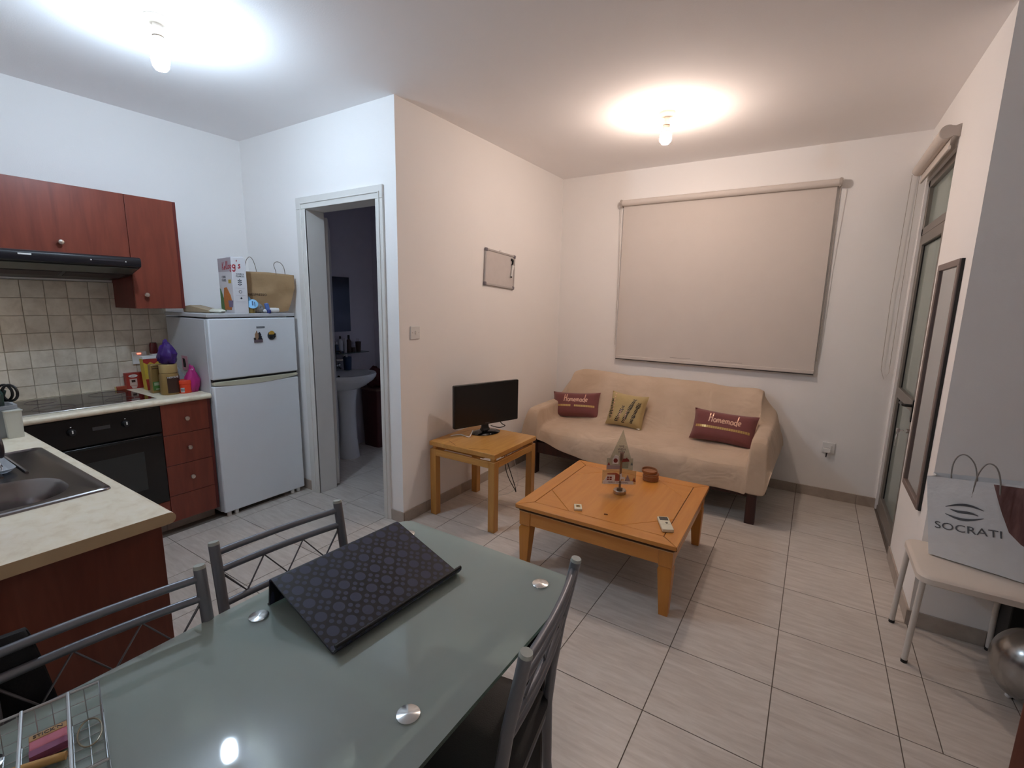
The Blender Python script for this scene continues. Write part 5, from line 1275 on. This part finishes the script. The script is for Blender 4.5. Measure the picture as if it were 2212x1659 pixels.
mi = thing('wall_mirror', 'tall narrow mirror with a grey-brown frame beside the balcony door', 'mirror', (XE, -1.265, 1.148))
mh, mw = 0.605, 0.228
M_mfr = mat('mirror_frame', '#80706a', 0.45, var=0.08)
obj('glass', MB().box(-0.010, -0.002, -mw + 0.01, mw - 0.01, -mh + 0.01, mh - 0.01), M_mirror, mi)
for y0, y1, q0, q1 in ((-mw, mw, mh - 0.032, mh), (-mw, mw, -mh, -mh + 0.032), (-mw, -mw + 0.032, -mh + 0.03, mh - 0.03), (mw - 0.032, mw, -mh + 0.03, mh - 0.03)):
    obj('frame_rail', MB().box(-0.02, -0.001, y0, y1, q0, q1), M_mfr, mi, bevel=0.003)
obj('dark_edge', MB().box(-0.012, -0.0005, -mw - 0.004, -mw, -mh, mh), M_black, mi)

# ------------------------------------------------------------------ stool corner
sl = thing('stool', 'white tubular stool with a moulded seat against the wall on the right', 'stool', (2.905, -1.83, 0))
obj('seat', MB().rings([[(x, y, z) for x, y in rrect(-0.185 + i, 0.185 - i, -0.20 + i, 0.195 - i, 0.045, 6)] for i, z in ((0.012, 0.412), (0.0, 0.42), (0.0, 0.442), (0.006, 0.449), (0.016, 0.452), (0.06, 0.449))], True, True, True), mat('stool_seat', '#ddd3c7', 0.45, var=0.03), sl)
for x0, y0, x1, y1 in ((-0.165, 0.165, -0.178, 0.20), (-0.160, -0.155, -0.167, -0.118), (0.165, 0.165, 0.168, 0.208), (0.165, -0.155, 0.172, -0.118)):
    lg = obj('leg', MB().tube([(x0, y0, 0.415), (x0 * 0.4 + x1 * 0.6, y0 * 0.4 + y1 * 0.6, 0.2), (x1, min(y1, 0.19), 0.012)], 0.0115, 12), M_tubew, sl)
    obj('foot_cap', MB().cyl((x1, min(y1, 0.19), 0.0), (x1, min(y1, 0.19), 0.014), 0.0125, seg=12), M_black, lg)
obj('seat_frame', MB().tube([(x, y, 0.408) for x, y in rrect(-0.163, 0.163, -0.155, 0.163, 0.03, 4)], 0.009, 8, True), M_tubew, sl)

sb = thing('shopping_bag', 'white paper shopping bag lettered in grey standing on the white stool', 'bag', M=frame((2.785, -1.79, 0.4545), (0.958, -0.286, 0), (0, 0, 1)))
M_bagw = mat('bag_white', '#e9ecee', 0.6, var=0.06, scale=14, bump=0.35, bscale=22)
def bagfront(u, v):
    x = -0.05 * v + u * (0.34 + 0.04 * v); y = v * (0.348 + 0.055 * u)
    z = 0.006 * mnoise.noise(Vector((u * 4, v * 4, 1))) + 0.012 * math.sin(PI * v) * math.sin(PI * u)
    return Vector((x, y, z))
def bagback(u, v):
    p = bagfront(u, v); return Vector((p.x + 0.01, p.y, -0.115 + 0.03 * v + 0.004 * mnoise.noise(Vector((u * 4, v * 4, 7)))))
m = MB(); nu, nv = 18, 14
m.grid(bagfront, nu, nv); m.grid(bagback, nu, nv)
m.grid(lambda u, v: bagfront(0, v).lerp(bagback(0, v), u) + Vector((0.02 * math.sin(PI * u) * v, 0, 0)), 6, nv)
m.grid(lambda u, v: bagfront(1, v).lerp(bagback(1, v), u) - Vector((0.02 * math.sin(PI * u) * v, 0, 0)), 6, nv)
m.grid(lambda u, v: bagfront(u, 0).lerp(bagback(u, 0), v), nu, 6)
bmesh.ops.remove_doubles(m.bm, verts=m.bm.verts, dist=0.0008)
obj('bag_body', m, M_bagw, sb)
ang = math.radians(9.5)
def bagpt(x, y, off=0.0025):           # inverse of bagfront, near enough for print
    u = (x + 0.05 * (y / 0.37)) / 0.36
    for _ in range(3):
        v = y / (0.348 + 0.055 * u); u = (x + 0.05 * v) / (0.34 + 0.04 * v)
    p = bagfront(u, v); return Vector((p.x, p.y, p.z + off))
tmb = textmb('SOCRATI', 0.046, T(0, 0, 0), ext=0.0002, sx=1.0, spacing=1.0)
xs = [v.co.x for v in tmb.bm.verts]; k = 0.205 / (max(xs) - min(xs))
for v in tmb.bm.verts:
    px, py = v.co.x * k, v.co.y * 0.95
    v.co = bagpt(0.106 + px * math.cos(ang) - py * math.sin(ang), 0.158 + px * math.sin(ang) + py * math.cos(ang), 0.003 + v.co.z)
M_bgrey = mat('bag_print_grey', '#5c6065', 0.5)
obj('lettering', tmb, M_bgrey, sb, label='grey lettering')
def swoosh(pts, wd):
    q = MB(); L, R = [], []
    for i, (x, y) in enumerate(pts):
        s = math.sin(PI * (i + 0.35) / (len(pts) - 0.3)) * wd * 0.5 + 0.0008
        L.append(q.bm.verts.new(bagpt(x, y + s))); R.append(q.bm.verts.new(bagpt(x, y - s)))
    for i in range(len(L) - 1): q.bm.faces.new((L[i], R[i], R[i + 1], L[i + 1]))
    return q
obj('logo', swoosh([(0.027 + 0.116 * t, 0.234 + 0.021 * t + 0.016 * math.sin(PI * t)) for t in [i / 14 for i in range(15)]], 0.009), M_bgrey, sb)
obj('logo', swoosh([(0.042 + 0.088 * t, 0.228 + 0.0 * t - 0.003 * math.sin(2 * PI * t)) for t in [i / 14 for i in range(15)]], 0.010), M_bgrey, sb)
obj('logo', swoosh([(0.030 + 0.117 * t, 0.203 + 0.02 * t - 0.016 * math.sin(PI * t)) for t in [i / 14 for i in range(15)]], 0.009), M_bgrey, sb)
m = MB()
poly = [(0.155, 0.372), (0.33, 0.392), (0.335, 0.12), (0.275, 0.15), (0.262, 0.155), (0.223, 0.193), (0.194, 0.262)]
ctr_p = (0.27, 0.27)
vs = []
for i in range(len(poly)):
    a, b = poly[i], poly[(i + 1) % len(poly)]
    for q in range(4): vs.append((a[0] + (b[0] - a[0]) * q / 4, a[1] + (b[1] - a[1]) * q / 4))
rows = []
for s in (1.0, 0.75, 0.5, 0.25):
    rows.append([bagpt(ctr_p[0] + (x - ctr_p[0]) * s, ctr_p[1] + (y - ctr_p[1]) * s, 0.0015) for x, y in vs])
m.rings(rows, True, False, True)
obj('maroon_print', m, wood('bag_maroon', '#5a3634', '#8d6a66', (1, 9, 1), 2.5, 0.6), sb, label='maroon printed panel')
for z, pts in ((-0.085, [(0.024, 0.30), (0.018, 0.39), (0.03, 0.44), (0.055, 0.452), (0.085, 0.42), (0.10, 0.36), (0.102, 0.31)]), (0.004, [(0.10, 0.30), (0.104, 0.39), (0.118, 0.44), (0.135, 0.455), (0.156, 0.44), (0.172, 0.39), (0.18, 0.31)])):
    obj('handle', MB().tube(spline([(x, y, z) for x, y in pts]), 0.0028, 7), mat('bag_cord', '#8f8c88', 0.7), sb)

t = thing('black_case', 'narrow black box on the floor behind the white stool leg', 'box', (3.128, -1.70, 0))
obj('case_body', MB().box(-0.048, 0.048, -0.07, 0.07, 0.006, 0.40), M_blackm, t, bevel=0.004)
obj('base_pad', MB().box(-0.04, 0.04, -0.06, 0.06, 0.0, 0.006), M_rubber, t)
bn = thing('balloon', 'shiny silver balloon resting on the floor by the stool', 'balloon', M=T(3.108, -1.985, 0.182) @ RZ(-30) @ RY(17))
prof = []
for k in range(21):
    a = PI * k / 20
    z = -math.cos(a); rr = math.sin(a)
    f = 1.0 if z > 0 else 1 - 0.16 * z * z
    prof.append((0.130 * rr * f, 0.138 * z * (1.0 if z > 0 else 1.20)))
obj('skin', MB().lathe(prof, 36), mat('balloon_silver', '#a5a3a0', 0.22, 0.85, var=0.03), bn)
obj('knot', MB().lathe([(0.001, -0.187), (0.010, -0.186), (0.011, -0.179), (0.005, -0.171), (0.006, -0.165), (0.001, -0.161)], 14), M_white, bn)
dd = thing('front_door', 'edge of an open mahogany door at the lower right corner', 'door', (2.957, -2.425, 0), math.radians(-35))
obj('leaf', MB().box(0, 0.85, -0.04, 0, 0.006, 2.05), M_panel, dd, bevel=0.002)
obj('door_sweep', MB().box(0.01, 0.84, -0.03, -0.01, 0.0, 0.006), M_rubber, dd)

# ------------------------------------------------------------------ dining table
dt = thing('dining_table', 'grey-green frosted glass dining table with black legs in front', 'table', (1.434, -3.86, 0))
TX, TY = 1.434, -3.86
GZ = 0.752
obj('glass_top', MB().prism(rrect(-0.340, 0.340, -0.575, 0.566, 0.05, 8), GZ - 0.010, GZ), M_frost, dt, smooth=False)
gt = [o for o in dt.children if o.name.startswith('glass_top')][0]
gt.data.materials.append(clear_mat('clear_table_glass', '#cfe0d8', 0.06, 0.05))
for p in gt.data.polygons:
    p.material_index = 0 if p.normal.z > 0.5 else 1          # frosted upper face, clear below and at the edge
for x in (-0.252, 0.252):
    obj('frame_rail', MB().box(x - 0.015, x + 0.015, -0.49, 0.475, GZ - 0.042, GZ - 0.0105), mat('rail_white', '#eef2f1', 0.5), dt, bevel=0.003)
for y in (-0.475, 0.0, 0.488):
    obj('frame_rail', MB().box(-0.237, 0.237, y - 0.014, y + 0.014, GZ - 0.042, GZ - 0.0105), mat('rail_white', '#eef2f1', 0.5), dt, bevel=0.003)
for x in (-1, 1):
    for y in (-0.475, 0.488):
        lg = obj('leg', MB().box(x * 0.252 - 0.03, x * 0.252 + 0.03, y - 0.022, y + 0.022, 0.0, GZ - 0.043), M_black, dt, bevel=0.004)
        obj('leg_strip', MB().box(x * 0.252 + x * 0.0302 - 0.003, x * 0.252 + x * 0.0302 + 0.003, y - 0.014, y + 0.014, 0.02, GZ - 0.05), M_chrome, lg)
def aniso():
    m = mat('brushed_stud', '#d9dcdc', 0.25, 1.0, var=0.0)
    N = m.node_tree.nodes; L = m.node_tree.links; P = N['Principled BSDF']
    tg = N.new('ShaderNodeTangent'); tg.direction_type = 'RADIAL'; tg.axis = 'Z'
    L.new(tg.outputs[0], P.inputs['Tangent']); P.inputs['Anisotropic'].default_value = 0.9; P.inputs['Anisotropic Rotation'].default_value = 0.25; P.inputs['Roughness'].default_value = 0.22
    return m
M_stud = aniso()
for x, y in ((-0.252, 0.488), (0.254, 0.488), (-0.252, -0.018), (0.252, -0.018), (-0.252, -0.475), (0.252, -0.475)):
    obj('stud', MB().lathe([(0.0225, GZ), (0.0225, GZ + 0.0025), (0.0215, GZ + 0.0032), (0.001, GZ + 0.0036)], 40), M_stud, dt, loc=(x, y, 0))

# laptop stand: one bent sheet
ls = thing('laptop_stand', 'black dotted sloping laptop stand on the glass table', 'stand', M=frame((1.455, -3.66, GZ + 0.0005), (1, 0, 0), (0, 1, 0)) @ RZ(-3.7))
def fillet(pts, r, n=6):
    out = [pts[0]]
    for a, b, c in zip(pts[:-2], pts[1:-1], pts[2:]):
        a, b, c = Vector(a), Vector(b), Vector(c)
        u, v = (a - b).normalized(), (c - b).normalized()
        th = u.angle(v); d = min(r / math.tan(th / 2), (a - b).length * 0.45, (c - b).length * 0.45)
        p0, p1 = b + u * d, b + v * d
        for k in range(n + 1):
            t = k / n; out.append(tuple((1 - t) ** 2 * p0 + 2 * t * (1 - t) * b + t * t * p1))
    out.append(pts[-1]); return out
cl = fillet([(-0.286, 0.006), (-0.279, 0.006), (-0.266, 0.085), (-0.002, 0.006), (0.012, 0.024), (0.006, 0.030)], 0.012)
cl = [Vector(p) for p in cl]
th_ = 0.0022
Lp, Rp = [], []
for i, p in enumerate(cl):
    a, b = cl[max(0, i - 1)], cl[min(len(cl) - 1, i + 1)]
    d = (b - a).normalized(); nn = Vector((-d.y, d.x))
    Lp.append(p + nn * th_); Rp.append(p - nn * th_)
poly = [(p.x, p.y) for p in Lp + Rp[::-1]]
zmin = min(p[1] for p in poly)
poly = [(x, z - zmin) for x, z in poly]
obj('sheet', MB().prism(poly, -0.20, 0.20, 'y'), M_dots, ls)
obj('front_lip_roll', MB().tube([(0.009, -0.20, 0.028 - zmin), (0.009, 0.20, 0.028 - zmin)], 0.0045, 10), M_black, ls)

# ------------------------------------------------------------------ chairs
def make_chair(label):
    c = thing('metal_chair', label, 'chair', group='grey metal chairs round the glass table')
    def post(s):
        y = s * 0.178
        return [(-0.205, y, 0.0), (-0.178, y, 0.25), (-0.174, y, 0.44), (-0.184, y, 0.56), (-0.203, y, 0.70), (-0.228, y, 0.83), (-0.236, y, 0.876)]
    def at_z(z):
        P = post(1)
        for a, b in zip(P[:-1], P[1:]):
            if a[2] <= z <= b[2]:
                return a[0] + (b[0] - a[0]) * (z - a[2]) / (b[2] - a[2])
        return P[-1][0]
    for s in (-1, 1):
        p = obj('back_post', MB().tube(post(s), 0.0135, 14), M_tube, c)
        obj('post_cap', MB().cyl((-0.2358, s * 0.178, 0.875), (-0.2372, s * 0.178, 0.883), 0.014, 0.0125, 14), M_cap, p)
    def rail(z, r, bow=0.010):
        x0 = at_z(z)
        return [(x0 - bow * (1 - (k / 10 * 2 - 1) ** 2), -0.178 + 0.356 * k / 10, z) for k in range(11)]
    for z, r in ((0.852, 0.0095), (0.805, 0.0095), (0.715, 0.0095), (0.672, 0.0095)):
        obj('back_rail', MB().tube(rail(z, r), r, 10), M_tube, c)
    zz = []
    for k in range(7):
        t = k / 6; z = 0.798 if k % 2 == 0 else 0.722
        y = -0.172 + 0.344 * t
        zz.append((at_z(z) - 0.010 * (1 - (2 * t - 1) ** 2), y, z))
    obj('zigzag_wire', MB().tube(zz, 0.0032, 7), mat('wire_grey', '#6b6a6d', 0.4, 0.6), c)
    obj('seat', MB().rings([[(x, y, z) for x, y in rrect(-0.185 + i, 0.20 - i, -0.19 + i, 0.19 - i, 0.05, 6)] for i, z in ((0.012, 0.432), (0.0, 0.44), (0.0, 0.458), (0.012, 0.468), (0.05, 0.473))], True, True, True), M_seat, c)
    for s in (-1, 1):
        obj('front_leg', MB().tube([(0.165, s * 0.165, 0.425), (0.19, s * 0.172, 0.0)], 0.0115, 12), M_tube, c)
    obj('seat_frame', MB().tube([(x, y, 0.423) for x, y in rrect(-0.174, 0.17, -0.165, 0.165, 0.03, 4)], 0.009, 8, True), M_tube, c)
    return c
def place(c, cx, cy, rz):
    c.location = (cx, cy, 0); c.rotation_euler = (0, 0, math.radians(rz))
CH = make_chair('grey metal chair at the far end of the kitchen side of the table')
def chair_loc(tx, ty, rz):           # from the middle of the back's top edge
    a = math.radians(rz); return (tx + 0.237 * math.cos(a), ty + 0.237 * math.sin(a), 0)
CH.location = chair_loc(0.996, -3.696, -7.0); CH.rotation_euler = (0, 0, math.radians(-7.0))
dup(CH, chair_loc(1.040, -4.124, -7.5), math.radians(-7.5), 'grey metal chair with a black bag hung on its back')
dup(CH, chair_loc(1.836, -3.577, 190), math.radians(190), 'grey metal chair with black seat on the living room side of the table')

# black bag hung over the second chair's back
bb = thing('black_bag', 'black cloth bag hanging over the back of the chair near the basket', 'bag', M=T(1.025, -4.262, 0) @ RZ(-7.5))
m = MB()
def strap(u, v):
    y = -0.035 + 0.07 * v
    a = u * 2 - 1
    z = 0.872 - 0.20 * abs(a) ** 1.4; x = -0.012 + (0.022 * math.tanh(a * 6))
    return Vector((x - 0.01, y * (0.6 + 0.9 * abs(a)), z))
m.grid(strap, 22, 6)
obj('strap', m, mat('black_cloth', '#0e0e12', 0.8, bump=0.2), bb, solid=0.004)
obj('bag_body', crumple((-0.045, -0.01, 0.30), 0.05, 0.105, 0.225, 9.2, 0.16, 0.25), mat('black_cloth', '#0e0e12', 0.8), bb)

# ------------------------------------------------------------------ wire basket on the table
wbk = thing('wire_basket', 'silver wire basket with compartments on the near corner of the glass table', 'basket', M=frame((1.205, -4.188, GZ + 0.0008), (0.93, -0.22, 0), (0.45, 0.9, 0)))
# local: x across (away from the far rim), -y along the rim
BL, BW, BH = 0.34, 0.205, 0.062
M_wire = mat('wire_chrome', '#c3c5c6', 0.3, 0.85)
rim = MB().tube([(0, 0, BH), (BW, 0, BH), (BW, -BL, BH), (0, -BL, BH)], 0.0026, 8, True)
obj('rim', rim, M_wire, wbk)
for y in (-0.042, -0.100, -0.16, -0.22, -0.28):
    obj('divider', MB().tube([(0, y, BH + 0.002), (BW, y, BH + 0.002)], 0.0028, 8), M_wire, wbk)
m = MB()
k = 0
y = 0.0
while y >= -BL - 0.001:
    m.tube([(0, y, BH), (0.008, y, 0.002), (BW - 0.008, y, 0.002), (BW, y, BH)], 0.0009, 5); y -= 0.0212
for x in [0.008 + 0.0236 * i for i in range(9)]:
    m.tube([(x, 0, BH), (x, -0.004, 0.002), (x, -BL + 0.004, 0.002), (x, -BL, BH)], 0.0009, 5)
for z in (0.018, 0.038):
    e = 0.008 * (1 - z / BH)
    m.tube([(e, 0, z), (BW - e, 0, z), (BW - e, -BL, z), (e, -BL, z)], 0.0009, 5, True)
wm = obj('mesh', m, M_wire, wbk); wm['kind'] = 'stuff'
BM = frame((1.205, -4.188, GZ + 0.0008), (0.93, -0.22, 0), (0.45, 0.9, 0))
t = thing('sticky_notes', 'pink sticky note pack with tan band in the wire basket', 'notes', M=BM @ T(0.034, -0.0715, 0.0035) @ RZ(2))
obj('note_pad', MB().box(-0.012, 0.027, -0.024, 0.024, 0, 0.014), mat('note_pink', '#d07a8e', 0.6, var=0.1), t, bevel=0.001)
obj('tan_band', MB().box(-0.026, -0.011, -0.024, 0.024, 0, 0.015), mat('note_tan', '#c39a6a', 0.6), t, bevel=0.001)
obj('mauve_strip', MB().box(0.012, 0.0275, -0.0245, 0.0245, 0.003, 0.0146), mat('note_mauve', '#8d4f72', 0.6), t)
obj('lettering', textmb("STICK'N", 0.0105, frame((-0.0185, 0.0, 0.0152), (0, 1, 0), (-1, 0, 0))), M_black, t)
t = thing('wooden_roller', 'pale wooden rolling stick lying in the wire basket', 'stick', M=BM @ T(0.068, -0.105, 0.0095) @ RZ(-17))
obj('rod', MB().tube([(0.0, -0.075, 0), (0.0, 0.056, 0)], 0.0065, 14), mat('stick_wood', '#c79d5e', 0.5, var=0.12), t, bevel=0)
t = thing('elastic_ring', 'thin clear bangle standing in the end compartment of the wire basket', 'ring', M=BM @ T(0.05, -0.0205, 0.006) @ RX(4))
obj('band', MB().tube([(0.035 * math.cos(a), 0.0165 * math.sin(a), 0) for a in [2 * PI * q / 32 for q in range(32)]], 0.0014, 7, True), mat('bangle_tan', '#9a8f78', 0.3, 0.3), t)
